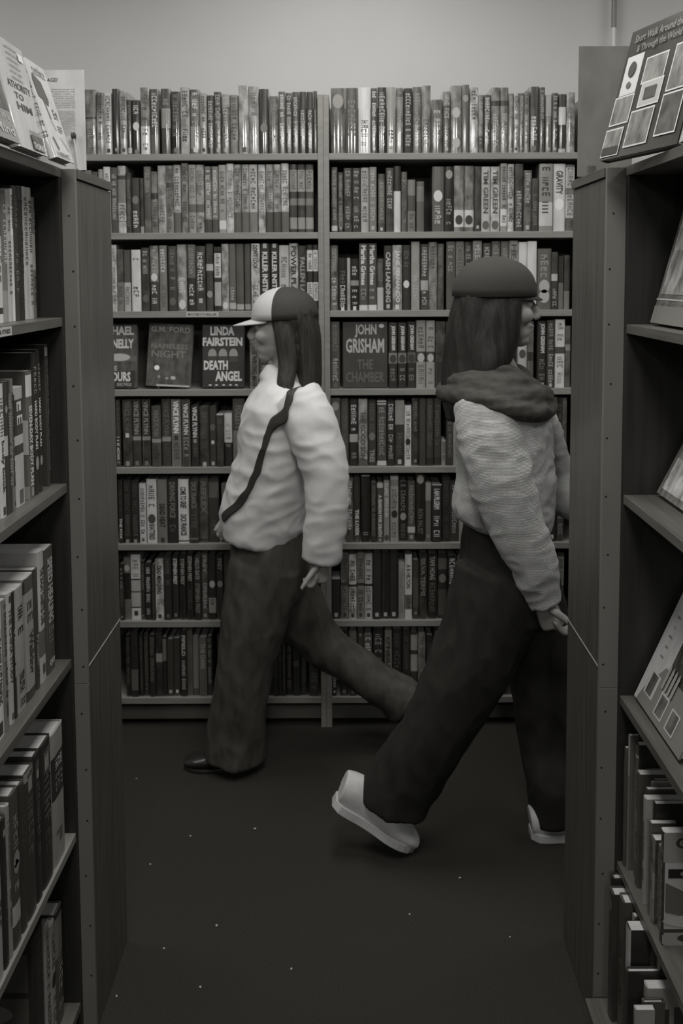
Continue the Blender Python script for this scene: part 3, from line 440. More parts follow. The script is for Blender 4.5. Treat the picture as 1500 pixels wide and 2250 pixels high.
# ---------------------------------------------------------------- books in the left aisle case (spine faces +X)
def lbook(z, X, pf, pn, ptop, t, des, label, d=.15, **k):
    yf = ydepth(pf, X, z+.01); yn = ydepth(pn, X, z+.01); wv = yf-yn
    ym = (yf+yn)/2; h = min(zat(ptop, pn, ym)-z, {1.519: .27, 1.186: .312, .824: .338, .455: .345}.get(z, .34))
    return book((X, ym, z+.0005), max(.004, wv-.0006), h, d, t, des, math.pi/2, label=label, **k)
G1 = 'books on the upper left aisle shelf'
X1 = -.603
for q in [(83, 77, 434, 4, 'G.1-.3:6 B.3-.6:6 G.65-.9:2', 'thin grey paperback at the far end of the upper left shelf'),
          (76.5, 68, 413, 7, 'G.1-.5:2 G.55-.9:4', 'pale paperback with dark script second from far end, upper left shelf'),
          (67.5, 58, 411, 7, 'G.08-.6:4', 'plain pale paperback third from the far end of the upper left shelf'),
          (57.5, 47, 409, 1, 'G.1-.9:2', 'black hardback fourth from the far end of the upper left shelf'),
          (46.5, 36, 409, 2, 'G.08-.4:5 G.5-.8:5', 'black paperback with small grey lettering, middle of the upper left shelf'),
          (35.5, 31, 415, 9, 'B.35-1:8 G.05-.3:2', 'slim white paperback beside the black ones, upper left shelf'),
          (30.5, 22, 418, 7, 'G.1-.8:4', 'light paperback with faint lettering on the upper left shelf'),
          (21.5, 11, 428, 5, 'G.08-.55:8 B.75-1:6', 'mid-grey paperback second nearest on the upper left shelf'),
          (10.5, -6, 428, 4, 'B.32-1:8 G.4-.7:5 B.88-.93:2', 'two-tone paperback with barcode nearest on the upper left shelf')]:
    lbook(ZL[0], X1, *q, paper=True, group=G1)
X2 = -.592
back_body = [('t', 'BODY', .25, .78, .92, .9, 5, .03)]
for q in [(113, 108, 757, 2, 'B.02-.08:6 G.1-.9:5', 'thin tall black book at the far end of the second left shelf', {}),
          (96, 89, 768, 1, 'G.1-.3:6 T.34-.68:8:HARD_BODY_PLAN O.78:6', 'black workout book, farther of the pair on the second left shelf', {}),
          (88.5, 79, 775, 1, 'G.1-.3:6 T.34-.68:8:HARD_BODY_PLAN O.78:6', 'black workout book, nearer of the pair with big capitals on cover', dict(back=[('t', 'BODY', .3, .72, .93, .86, 5, .03)])),
          (78, 66, 815, 4, 'B.03-.2:8 T.27-.9:8:SEVEN-DAY_BODY_PLAN S.95:6', 'grey and white banded workout book on the second left shelf', dict(back=[('r', .2, .35, 1, .62, 7), ('r', .2, 0, 1, .1, 6)])),
          (58, 38, 851, 7, 'B.1-.4:2 G.12-.35:8 B.48-.56:2 S.92:4', 'white wellness book with a dark portrait panel on the second left shelf', dict(back=[('a', .3, .6, 1, .95, 2)])),
          (37, 31, 833, 5, 'T.1-.82:1:COMPLETE_WORKOUTS_AND_STRATEGIES S.95:2', 'slim grey workout book with tall spine lettering on the second left shelf', {}),
          (30.5, 24, 838, 2, 'G.1-.8:7', 'dark slim book with pale writing on the second left shelf', {}),
          (23.5, 17, 842, 2, 'O.2:6 B.4-.55:7', 'dark photographic book behind the white body book, second left shelf', {}),
          (16.5, 4, 846, 8, 'G.1-.4:4 T.42-.82:2:body_book S.95:2', 'white book with large lowercase spine title on the second left shelf', {}),
          (3.5, -8, 858, 7, 'G.1-.8:3', 'pale book nearest on the second left shelf', {})]:
    lbook(ZL[1], X2, *q[:6], paper=True, group='books on the second left aisle shelf', **q[6])
X3 = -.586
for q in [(124, 106, 1203, 3, 'T.08-.6:7:SPEED_HEALING G.64-.78:5 T.9-.95:7:B', 'tall dark hardback with pale sans capitals, far end of third left shelf', dict(lean=(0, 0))),
          (104, 91, 1210, 7, 'T.13-.56:2:THE_30-DAY_DIABETES_CURE B.6-.8:4 S.9:3', 'pale grey and dark banded book beside the tall dark hardback', {}),
          (90, 82, 1250, 2, 'T.55-.8:6:Protein G.85-.93:3', 'dark book with slab-serif spine word, third left shelf', {}),
          (81, 61, 1266, 6, 'B0-.12:3 G.2-.4:3 T.45-.8:2:Walking B.92-1:2', 'pale walking guide with dark border pattern, third left shelf', dict(back=[('a', 0, .88, 1, .98, 2), ('r', 0, .12, 1, .86, 6)])),
          (59, 41, 1290, 6, 'T.14-.26:1:YAFA G.32-.55:2 T.68-.84:1:TRUTH G.9-.97:2', 'light paperback with sparse bold capitals, third left shelf', {}),
          (40, 35, 1301, 1, 'G.3-.7:8', 'thin black book wedged between pale ones on the third left shelf', {}),
          (34, 24, 1303, 7, 'S.05:2 T.12-.7:3:THE_CHINA_STUDY S.95:3', 'cream diet book with condensed capitals on the third left shelf', {}),
          (22, 14, 1318, 5, 'S.05:3 G.1-.9:1', 'grey book crowded with dark lettering on the third left shelf', {}),
          (13, -8, 1319, 8, 'T.22-.76:2:ALLEN_CARR\'S_QUIT_DRINKING S.93:2', 'white self-help book nearest on the third left shelf', {})]:
    lbook(ZL[2], X3, *q[:6], paper=True, group='books on the third left aisle shelf', **q[6])
X4 = -.570
for q in [(146, 121, 1600, 6, 'B.18-.5:1 T.21-.29:7:FOX G.32-.36:6 G.38-.46:5 G.6-.9:4', 'thick pale hardback with black title block, far end of fourth left shelf', dict(lean=(0, 0), back=[])),
          (120, 98, 1628, 1, 'T.05-.1:5:YOU S.14:6 G.2-.6:4 G.62-.8:3', 'thick black health manual, farthest of the matching set', {}),
          (96, 84, 1655, 1, 'T.05-.1:5:YOU S.14:6 G.2-.7:4', 'thick black health manual, second of the matching set', {}),
          (83.5, 64, 1690, 2, 'B0-.06:6 T.015-.05:2:YOU S.1:6 G.2-.6:4', 'black health manual with a pale top band, nearest of the set', {}),
          (63, 52, 1720, 2, 'G.1-.7:3', 'low dark hardback behind the big number-four book', {}),
          (50, 33, 1738, 3, 'G.1-.38:6 O.46:6 T.44-.49:8:4 G.52-.66:6 B.72-.85:7', 'dark hardback with white spine sticker and ornate title, fourth left shelf', {}),
          (31, 24, 1769, 6, 'G.1-.5:4 G.55-.8:2', 'narrow pale hardback on the fourth left shelf', {}),
          (23, 12, 1798, 1, 'S.1:6 G.3-.7:3', 'black hardback with a curled jacket on the fourth left shelf', dict(back=[('r', 0, .7, .9, .95, 4), ('r', 0, .1, .9, .7, 7)])),
          (11, -10, 1800, 7, 'G.1-.7:3', 'pale square book nearest on the fourth left shelf', {})]:
    lbook(ZL[3], X4, *q[:6], group='books on the fourth left aisle shelf', **q[6])
X5 = -.59
skull = [('r', .05, .02, .95, .3, 3), ('r', .05, .34, .95, .6, 3), ('r', .05, .64, .95, .9, 3), ('o', .55, .2, .26, .07, 5), ('o', .5, .12, .14, .06, 4), ('o', .55, .49, .25, .07, 5), ('o', .5, .41, .14, .05, 4), ('o', .55, .79, .2, .06, 4),
         ('o', .42, .19, .05, .018, 1), ('o', .58, .19, .05, .018, 1), ('o', .42, .48, .05, .018, 1), ('o', .6, .48, .05, .018, 1)]
for q in [(143, 128, 1996, 3, 'B0-.05:1 B.05-.4:5 G.42-.9:6', 'thick hardback at the far end of the lowest left shelf', {}),
          (127, 117, 2028, 6, 'G.1-.4:2 O.5:1 G.55-.9:3', 'pale atlas with dark spine motif on the lowest left shelf', {}),
          (116, 106, 2030, 6, 'G.05-.95:2', 'pale reference book with close dark lettering, lowest left shelf', {}),
          (104, 80, 2040, 1, 'G.1-.9:2', 'black medical atlas with three skull pictures on its cover', dict(back=skull, d=.2))]:
    lbook(ZL[4], X5, *q[:6], group='books on the lowest left aisle shelf', **q[6])
# ---------------------------------------------------------------- right aisle: leaning display books (cover faces the aisle)
def display(X, yfar, ynear, z, h, lean, t, els, label, thick=.018, yaw=0, sx=1, art=True, lip=True, paper=False, zrot=0, name='display_book'):
    """stands on z with its lower front edge at X, far edge yfar, near edge ynear, leaning away from the aisle"""
    wv = abs(yfar-ynear)
    o = book((0, 0, 0), thick, h, wv, t, 'G.1-.8:5', 0, True, art, paper, label, front=els if sx < 0 else els)
    o.name = name
    L = math.radians(lean)
    if sx > 0:   # right side: front cover (+X local) -> -X world; fore edge (+Y local) -> -Y world
        R = Matrix.Rotation(math.radians(yaw), 4, 'Z') @ Matrix.Rotation(L, 4, 'Y') @ Matrix.Rotation(math.pi, 4, 'Z')
        o.matrix_world = Matrix.Translation((X+thick/2, yfar, z+.001+thick/2*math.sin(L)+.0)) @ R
    else:        # left side: front cover -> +X ; spine at near end
        R = Matrix.Rotation(-L, 4, 'Y')
        o.matrix_world = Matrix.Translation((X-thick/2, ynear, z+.001+thick/2*math.sin(L))) @ Matrix.Rotation(zrot, 4, 'Z') @ R
    return o
V = Vector
ZT = 1.8125
imgs = [(.06, .5, .26, .78, 8), (.34, .54, .6, .72, 5), (.7, .42, .93, .74, 5), (.03, .27, .27, .47, 5), (.37, .36, .62, .53, 7), (.02, .03, .24, .22, 5), (.32, .07, .6, .32, 5), (.7, .1, .93, .38, 3)]
sw = []
for (a, b, c, d, t) in imgs: sw += [('r', a-.012, b-.012, c+.012, d+.012, 8), ('a' if t < 7 else 'r', a, b, c, d, t)]
sw += [('o', .16, .68, .05, .06, 2), ('o', .16, .56, .03, .025, 4), ('a', .42, .4, .57, .49, 3), ('r', .02, .03, .24, .09, 2)]
sw += [('t', 'Short Walk Around the Pyramids', .1, .87, .97, .95, 5), ('t', '& Through the World of Art', .16, .79, .9, .86, 5)]
p = on(1312, 356, ZT+.001)
pR = at(1312, 356, 1.985)
display(.487, 1.95, 1.69, ZT, .255, 15, 3, sw, 'large dark art book with a grid of pictures leaning on the right cabinet', art=False, yaw=15)
display(.553, 1.685, 1.50, ZT, .24, 16, 7, [('a', .05, .25, .95, .9, 6), ('o', .5, .2, .3, .04, 4), ('g', .1, .05, .9, .1, 3)], 'pale illustrated book at the right frame edge on the right bookcase top')
pa = on(1425, 709, 1.501)
display(.585, 1.925, 1.62, ZR[0], .285, 15, 5, [('a', .06, .32, 1, .95, 7), ('r', 0, 0, 1, .12, 5), ('r', 0, .16, 1, .17, 7), ('a', .06, .2, 1, .5, 6), ('g', .1, .13, .6, .15, 5), ('o', .8, .6, .3, .15, 6)], 'leaning illustrated book on the upper right aisle shelf')
pb = on(1432, 1083, ZR[1])
display(pb.x-.003, 1.955, 1.64, ZR[1], .27, 27, 5, [('a', .06, .05, 1, .3, 7), ('a', .08, .3, 1, .98, 6), ('r', .1, .3, .9, .34, 6), ('o', .4, .5, .12, .16, 6), ('a', .3, .4, .6, .6, 3)], 'leaning stone-carving picture book on the second right aisle shelf')
pc = on(1411, 1555, ZR[2])
faces = [('p', [(.06, 0), (.1, .1), (.3, .32), (.6, .3), (1, .3), (1, 0)], 5), ('a', .36, .3, .8, .85, 2), ('a', .45, .42, .95, .98, 3),
         ('r', .12, .08, .3, .24, 7), ('a', .15, .09, .26, .23, 3), ('r', .4, .04, .56, .2, 7), ('a', .42, .05, .54, .18, 4), ('r', .64, .04, .8, .18, 7), ('a', .66, .05, .78, .17, 4)]
faces += [('g', .12+.012*(k % 2), .34+.07*k, .19, .355+.07*k, 2) for k in range(9)]
faces += [('p', [(x, .2), (x+.035, .2), (x+.04, .34), (x+.02, .37), (x, .34)], 6) for x in (.36, .42, .48, .54)]
display(pc.x-.006, 1.955, 1.68, ZR[2], .30, 24, 8, faces, 'pale photo book with hands and portraits leaning on the third right shelf', art=False, thick=.02)
# signs standing on the end cabinets
def sign(px0, py_t, px1, py_b, Y, t, els, label, name, ztop):
    a = at(px0, py_b, Y); b = at(px1, py_t, Y); hh = b.z-ztop-.001; M = MB(); wv = b.x-a.x
    M.box((0, 0, 0), (wv, .003, hh), tone(t, False, False))
    faceart(M, V((0, 0, 0)), V((wv, 0, 0)), V((0, 0, hh)), V((0, -1, 0)), els, random.Random(3))
    o = M.obj(name); o.location = (a.x, Y, ztop+.0008); return o
els = [('t', 'DO WE AGE?', .3, .88, .66, .92, 4)] + [('g', .12, .80-.022*k, .88, .812-.022*k, 6) for k in range(9)] + [('g', .12, .58-.022*k, .88, .592-.022*k, 6) for k in range(11)] + [('g', .15, .28-.022*k, .88, .288-.022*k, 6) for k in range(3)]
o = sign(20, 153, 184, 372, 2.03, 8, els, '', 'notice_card', 1.813); tag(o, 'pale printed notice card standing upright on the left end cabinet', 'sign')
o = sign(1268, 101, 1392, 380, 2.2, 5, [('r', .18, .02, .36, .09, 5)] + [('r', .19+.02*k, .025, .20+.02*k, .085, 2) for k in range(8)], '', 'grey_board_book', 1.812); tag(o, 'plain mid-grey board with small barcode on the right end cabinet', 'board')
# stick with dark tip beside the notice
M = MB(); q0 = at(171, 366, 2.0); q1 = at(164, 305, 2.0)
cyl(M, 0, 0, 0, .062, .0016, mat('white_stick', .55, .5)); o = M.obj('pen'); o.location = (at(172, 366, 2.02).x, 2.02, 1.814); o.rotation_euler = (0, -.12, 0)
M = MB()
for s_ in (-1, 1):
    n = 10; vs = []
    for i in range(5):
        zz = .060+.014*i/4; r = .0028*math.sin(math.pi*(i+.5)/5)+.0006
        vs += [(s_*.0022+r*math.cos(2*math.pi*k/n), r*math.sin(2*math.pi*k/n), zz) for k in range(n)]
    M.add(vs, [tuple(reversed(range(n))), tuple(range(4*n, 5*n))] + [(i*n+k, i*n+(k+1) % n, (i+1)*n+(k+1) % n, (i+1)*n+k) for i in range(4) for k in range(n)], mat('dark_bud', .05, .5))
M.obj('dark_tip', o); tag(o, 'thin white stick with dark split tip in front of the notice card', 'pen')
# display books on the left bookcase top
b2 = [('g', .1, .86, .9, .95, 5), ('p', [(.02, .78), (.12, .86), (.5, .8), (.62, .62), (.5, .55), (.3, .6), (.08, .62)], 3), ('g', .5, .44, .9, .54, 4), ('g', .55, .3, .9, .37, 4),
      ('p', [(.28, .6), (.33, .6), (.42, .42), (.38, .4)], 4), ('p', [(.35, .4), (.38, .4), (.5, .3), (.47, .3)], 4), ('p', [(.1, .2), (.14, .22), (.3, .1), (.26, .08)], 3), ('g', .1, .02, .8, .07, 3), ('p', [(.55, .24), (.58, .24), (.9, .12), (.88, .11)], 3)]
display(-.530, 1.960, 1.845, ZT, .188, 17, 8, b2, 'white leaning book with dark-haired figure drawn on its cover', sx=-1, art=False)
b1 = [('t', 'ATHORITY', .15, .55, .92, .62, 2), ('t', 'TO', .3, .46, .6, .52, 3), ('t', 'HIM', .3, .36, .8, .43, 3)] + [('g', .35, .92-.055*k, .75, .945-.055*k, 4) for k in range(6)] + [('r', .76, .86, .92, .93, 8), ('a', .5, .02, .9, .16, 3), ('g', .5, .17, .88, .2, 3), ('t', 'THOMAS', .52, .03, .88, .09, 8)]
display(-.545, 1.84, 1.68, ZT, .195, 13, 7, b1, 'glossy pale grey leaning book with spaced capitals, second from notice card', sx=-1, art=False)
b0 = [('a', .1, .3, .98, .98, 3), ('g', .1, .2, .9, .25, 7), ('t', 'Mind', .3, .06, .9, .15, 7)]
display(-.54, 1.672, 1.53, ZT, .185, 17, 4, b0, 'dark leaning book cut by the left frame edge on the bookcase top', sx=-1, art=False)
# ---------------------------------------------------------------- right aisle: books (spine faces -X, front cover faces the camera)
def rbook(z, X, yfar, wv, ptop, t, des, label, d=.15, ft=None, **k):
    ym = yfar-wv/2; px = PX + F*X/(yfar*.997+.1)
    h = min(zat(ptop, px, ym)-z, .332 if z > .2 else .278)
    return book((X, ym, z+.0005), wv-.0008, h, d, t, des, -math.pi/2, label=label, ft=ft, **k)
qv = [('r', .0, .74, 1, 1, 6), ('t', 'Queen', .14, .84, .95, .96, 2), ('t', 'Victoria', .35, .7, 1.6, .82, 2) if 0 else ('t', 'V', .4, .69, .68, .82, 3), ('r', .06, .6, 1, .68, 0), ('t', 'OF THE', .2, .615, .85, .665, 6), ('p', [(.03, .56), (.03, .3), (.5, .22), (.98, .12), (.98, .26), (.6, .36)], 4),
      ('p', [(.3, .42), (.6, .44), (.95, .4), (.95, .36), (.55, .37)], 1), ('o', .5, .22, .5, .06, 7), ('r', .0, .12, 1, .15, 2), ('r', .0, .02, 1, .1, 6), ('o', .3, .07, .12, .035, 2), ('o', .7, .07, .12, .035, 2)]
XR = .560
for (X, yf, wv, pt, t, des, lab, k) in [
    (XR, 1.962, .012, 1642, 3, 'G.1-.8:5', 'tall dark book at the far end of the fourth right shelf', {}),
    (XR+.004, 1.949, .010, 1615, 5, 'B0-.3:6', 'tall book with paper band, second from the far end, fourth right shelf', dict(ft=4)),
    (XR+.020, 1.938, .010, 1606, 1, 'G.1-.8:3', 'slim black book rising above its neighbours, fourth right shelf', {}),
    (XR+.012, 1.927, .018, 1634, 4, 'B.08-.1:7 G.2-.8:6', 'slate book with pale stripes on the fourth right shelf', dict(ft=1)),
    (XR+.028, 1.908, .006, 1690, 1, 'G.1-.8:5', 'black book with row of dots along its cover top', dict(ft=1, front=[('o', .2+.15*i, .93, .03, .012, 4) for i in range(5)])),
    (XR+.006, 1.899, .022, 1697, 3, 'G.3-.8:6', 'thick dark book with pale top edge on the fourth right shelf', {}),
    (XR+.034, 1.876, .006, 1712, 5, 'G.1-.8:3', 'slim grey book whose top edge catches light, fourth right shelf', {}),
    (XR+.026, 1.868, .008, 1718, 5, 'G.1-.8:3', 'slim light book in front of another grey one, fourth right shelf', {}),
    (XR+.012, 1.858, .012, 1732, 2, 'G.1-.8:5', 'wide dark book with a small mark on its cover, fourth right shelf', dict(ft=2, d=.17, front=[('o', .7, .93, .05, .01, 4)])),
    (XR+.004, 1.844, .020, 1752, 6, 'G.2-.8:3', 'pale wide book with grey picture frame cover, fourth right shelf', dict(ft=6, d=.2, front=[('r', .45, .62, 1, .8, 3), ('o', .75, .6, .1, .08, 6)])),
    (XR+.016, 1.822, .014, 1763, 1, 'G.2-.5:5 G.55-.9:4', 'black narrow book standing before the pale wide one', dict(ft=1, d=.055)),
    (XR+.004, 1.806, .014, 1806, 4, 'G.05-.95:6', 'grey spine covered in tiny lettering, fourth right shelf', dict(ft=3, d=.05)),
    (XR+.003, 1.790, .022, 1840, 5, 'G.05-.3:2 B.4-.7:6 G.42-.68:2', 'grey paperback with busy spine, fourth right shelf', dict(ft=3, d=.11, art=True)),
    (XR+.010, 1.766, .016, 1858, 4, 'G.1-.9:6', 'slate paperback with round portrait cover, fourth right shelf', dict(ft=4, d=.11, front=[('o', .7, .6, .2, .1, 2), ('a', .4, .1, .95, .45, 3)])),
    (XR+.016, 1.748, .016, 1822, 3, 'G.1-.9:6', 'dark book directly behind the royal history book', dict(ft=3, d=.11)),
    (XR+.002, 1.728, .020, 1824, 2, 'G.1-.9:6', 'royal history book with large serif title and black title band', dict(ft=7, d=.15, front=qv)),
    (XR+.050, 1.68, .04, 2080, 5, 'G.1-.9:3', 'low dark card game box under the royal history book', dict(ft=3, d=.13))][:16]:
    rbook(ZR[3], X, yf, wv, pt, t, des, lab, paper=True, group='books on the fourth right aisle shelf', **k)
XQ = .530
barc = [('r', .02, .02, .98, .94, 6), ('r', .1, .55, .3, .82, 2), ('r', .36, .52, .75, .84, 3), ('r', .08, .48, .8, .5, 3), ('o', .6, .2, .06, .04, 2), ('o', .75, .2, .06, .04, 2)]
spots = [('o', .35, .82, .06, .04, 4), ('o', .4, .74, .05, .04, 4), ('o', .7, .8, .07, .03, 4), ('o', .3, .7, .03, .02, 3)]
for (X, yf, wv, pt, t, des, lab, k) in [
    (XQ+.006, 1.965, .022, 1914, 1, 'G.1-.9:2', 'black book with small grey label panel, far end of lowest right shelf', dict(ft=1, d=.2, front=[('r', .3, .84, 1, .92, 3)])),
    (XQ-.004, 1.935, .032, 1957, 2, 'O.1:4 G.3-.8:3', 'thick dark hardback with pale page tops on the lowest right shelf', dict(ft=2, d=.2)),
    (XQ+.006, 1.900, .036, 1973, 3, 'G.3-.8:2', 'thick slate hardback with rounded spine top, lowest right shelf', dict(ft=3, d=.2)),
    (XQ+.028, 1.860, .010, 2004, 5, 'G.1-.9:3', 'slim grey booklet behind the stapled ones, lowest right shelf', dict(ft=4, d=.16)),
    (XQ+.018, 1.848, .014, 2010, 6, 'G.1-.9:4', 'pale worn booklet on the lowest right shelf', dict(ft=4, d=.16)),
    (XQ+.032, 1.832, .016, 2020, 6, 'G.1-.9:4', 'light thick booklet third among the pale ones, lowest right shelf', dict(ft=2, d=.16)),
    (XQ-.004, 1.814, .030, 2034, 7, 'S.6:5', 'wide white-spined book with black cover, lowest right shelf', dict(ft=1, d=.13, front=[('p', [(.2, .5), (.4, .62), (.6, .5), (.4, .52)], 3)])),
    (XQ+.034, 1.780, .020, 2044, 2, 'G.1-.9:5', 'dark striped softcover on the lowest right shelf', dict(ft=2, d=.14)),
    (XQ+.038, 1.758, .018, 2066, 5, 'B0-1:5', 'plain grey-spined book with faint moon picture, lowest right shelf', dict(ft=2, d=.15, front=[('o', .4, .88, .06, .02, 4), ('o', .8, .6, .2, .05, 3)])),
    (XQ-.022, 1.752, .016, 2130, 2, 'G.1-.9:4', 'dark book with pale speckles on its cover, lowest right shelf', dict(ft=1, d=.15, front=spots)),
    (XQ+.006, 1.730, .024, 2163, 6, 'G.1-.9:4', 'pale book showing barcode stickers, lowest right shelf', dict(ft=6, d=.14, front=barc)),
    (XQ-.006, 1.700, .012, 2198, 3, 'G.1-.9:4', 'dark thin book in front of the barcode one, lowest right shelf', dict(ft=3, d=.04)),
    (XQ-.026, 1.680, .014, 2214, 6, 'G.1-.9:4', 'short pale book nearest the aisle edge, lowest right shelf', dict(ft=6, d=.035))]:
    rbook(ZR[4], X, yf, wv, pt, t, des, lab, paper=(t > 4), group='books on the lowest right aisle shelf', **k)
# ================================================================ people
def cr(p, t):                                  # Catmull-Rom over list of lists
    n = len(p)-1; i = min(int(t*n), n-1); f = t*n-i
    g = lambda k: p[max(0, min(n, k))]
    a, b, c, d = g(i-1), g(i), g(i+1), g(i+2)
    return [.5*((2*b[j]) + (-a[j]+c[j])*f + (2*a[j]-5*b[j]+4*c[j]-d[j])*f*f + (-a[j]+3*b[j]-3*c[j]+d[j])*f**3) for j in range(len(b))]
def tube(M, pts, n=24, sub=5, m=None):
    """pts: (x,y,z, r in walking plane, r in depth) -- closed tapering tube"""
    K = (len(pts)-1)*sub; P = [cr(pts, i/K) for i in range(K+1)]; rings = []
    for i, p in enumerate(P):
        a = P[max(0, i-1)]; b = P[min(K, i+1)]; T = Vector((b[0]-a[0], b[1]-a[1], b[2]-a[2])).normalized()
        D = Vector((0, 1, 0)); D = (D - T*D.dot(T))
        if D.length < .2: D = Vector((1, 0, 0)) - T*T.x
        D.normalize(); B = T.cross(D)
        rings.append([(Vector(p[:3]) + B*max(.002, p[3])*math.cos(2*math.pi*k/n) + D*max(.002, p[4])*math.sin(2*math.pi*k/n)) for k in range(n)])
    vs = [v for r in rings for v in r]
    c0 = Vector(P[0][:3]); c1 = Vector(P[-1][:3])
    fs = [tuple(range(n)), tuple(reversed(range(K*n, K*n+n)))]
    fs += [(i*n+(k+1) % n, i*n+k, (i+1)*n+k, (i+1)*n+(k+1) % n) for i in range(K) for k in range(n)]
    M.add(vs, fs, m or SKIN)
def ball(M, c, r, rot=None, m=None, nu=20, nv=12):
    vs = []; R = rot or Matrix.Identity(3)
    for j in range(1, nv):
        a = math.pi*j/nv
        for i in range(nu):
            b = 2*math.pi*i/nu
            vs.append(Vector(c) + R @ Vector((r[0]*math.sin(a)*math.cos(b), r[1]*math.sin(a)*math.sin(b), r[2]*math.cos(a))))
    vs += [Vector(c) + R @ Vector((0, 0, r[2])), Vector(c) - R @ Vector((0, 0, r[2]))]
    k = (nv-1)*nu
    fs = [(j*nu+i, (j+1)*nu+i, (j+1)*nu+(i+1) % nu, j*nu+(i+1) % nu) for j in range(nv-2) for i in range(nu)]
    fs += [(k, i, (i+1) % nu) for i in range(nu)] + [(k+1, (nv-2)*nu+(i+1) % nu, (nv-2)*nu+i) for i in range(nu)]
    M.add(vs, fs, m or SKIN)
SKIN = mat('skin', .30, .55, .06, 60)
def fuse(M, name, parent, m, voxel=.006, smooth=6, folds=None, inv=None):
    """union of overlapping closed shapes into one continuous surface"""
    o = M.obj(name); o.data.materials.clear()
    r = o.modifiers.new('r', 'REMESH'); r.mode = 'VOXEL'; r.voxel_size = voxel; r.use_smooth_shade = True
    s = o.modifiers.new('s', 'SMOOTH'); s.iterations = smooth; s.factor = .5
    dg = bpy.context.evaluated_depsgraph_get(); dg.update()
    me = bpy.data.meshes.new_from_object(o.evaluated_get(dg))
    o.modifiers.clear(); old = o.data; o.data = me; bpy.data.meshes.remove(old); me.name = name
    if folds:
        ns = [v.normal.copy() for v in me.vertices]
        for v, nn in zip(me.vertices, ns): v.co += nn*folds(v.co)
    me.materials.clear(); me.materials.append(m)
    me.polygons.foreach_set('use_smooth', [True]*len(me.polygons)); me.update()
    o.parent = parent; o.matrix_parent_inverse = parent.matrix_world.inverted() if inv is None else inv
    return o
def ridged(p, s, st): 
    q = Vector((p.x*st[0], p.y*st[1], p.z*st[2]))*s
    return 1-2*abs(noise.noise(q))
def hand(M, wrist, elbow, face, side, size=.17, curl=.5):
    """five separate fingers; face = palm-facing direction"""
    d = (wrist-elbow).normalized(); s = size/.18
    nrm = (face - d*face.dot(d)).normalized(); w = d.cross(nrm)*side
    tube(M, [tuple(wrist-d*.02)+(.024*s, .02*s), tuple(wrist+d*.03*s)+(.034*s, .018*s), tuple(wrist+d*.075*s)+(.036*s, .016*s), tuple(wrist+d*.09*s)+(.03*s, .013*s)], 16)
    for i, (off, ln) in enumerate(((-.03, .066), (-.011, .075), (.009, .07), (.028, .055))):
        p = wrist + d*.078*s + w*off*s; dirn = d.copy(); pts = [tuple(p-d*.02*s)+(.009*s, .009*s)]; seg = ln*s/3
        for k in range(3):
            ang = curl*(k+.6)*.8; dd = (d*math.cos(ang) + nrm*math.sin(ang)).normalized(); p = p + dd*seg
            pts.append(tuple(p)+((.0085-.0012*k)*s,)*2)
        tube(M, pts, 10, 3)
    b = wrist + d*.02*s - w*.028*s; t = (d*.75 - w*.55 + nrm*.45).normalized(); t2 = (d*.95 - w*.1 + nrm*.4).normalized()
    tube(M, [tuple(b)+(.013*s,)*2, tuple(b+t*.035*s)+(.0115*s,)*2, tuple(b+t*.055*s+t2*.02*s)+(.0095*s,)*2, tuple(b+t*.06*s+t2*.045*s)+(.0075*s,)*2], 10, 3)
def head(M, c, f, s=1.0, nod=0.0):
    """c: centre, f: +1 faces +X, -1 faces -X"""
    def q(x, y, z):
        x, z = x*math.cos(nod)+z*math.sin(nod), -x*math.sin(nod)+z*math.cos(nod)
        return Vector(c) + Vector((f*x, y, z))*s
    def r(a, b, cc): return (a*s, b*s, cc*s)
    ball(M, q(-.012, 0, .028), r(.096, .074, .09)); ball(M, q(.03, 0, -.005), r(.062, .066, .088)); ball(M, q(.035, 0, -.055), r(.05, .052, .05))
    ball(M, q(.062, 0, -.092), r(.026, .03, .02)); ball(M, q(.05, 0, -.07), r(.04, .043, .03))
    tube(M, [tuple(q(.088, 0, .02))+(.006*s, .006*s), tuple(q(.099, 0, -.003))+(.009*s, .008*s), tuple(q(.110, 0, -.024))+(.012*s, .012*s), tuple(q(.098, 0, -.035))+(.008*s, .015*s)], 12, 3)
    ball(M, q(.088, 0, -.054), r(.013, .022, .0065)); ball(M, q(.086, 0, -.067), r(.012, .02, .007))
    ball(M, q(.077, 0, .03), r(.016, .045, .012))
    for sd in (-1, 1):
        ball(M, q(.066, sd*.038, -.025), r(.026, .024, .024)); ball(M, q(-.008, sd*.075, -.012), r(.018, .009, .03)); ball(M, q(-.004, sd*.078, -.03), r(.011, .008, .014))
    return q
def eyes(c, q, par, f, s=1.0):
    for sd in (-1, 1):
        M = MB(); ball(M, (0, 0, 0), (.0115*s,)*3, m=mat('eye_white', .5, .2)); ball(M, (f*.0075*s, 0, 0), (.0055*s,)*3, m=mat('iris', .03, .15))
        o = M.obj('eye', par, smooth=True); p = q(.079, sd*.03, .006); o.location = p - par.location
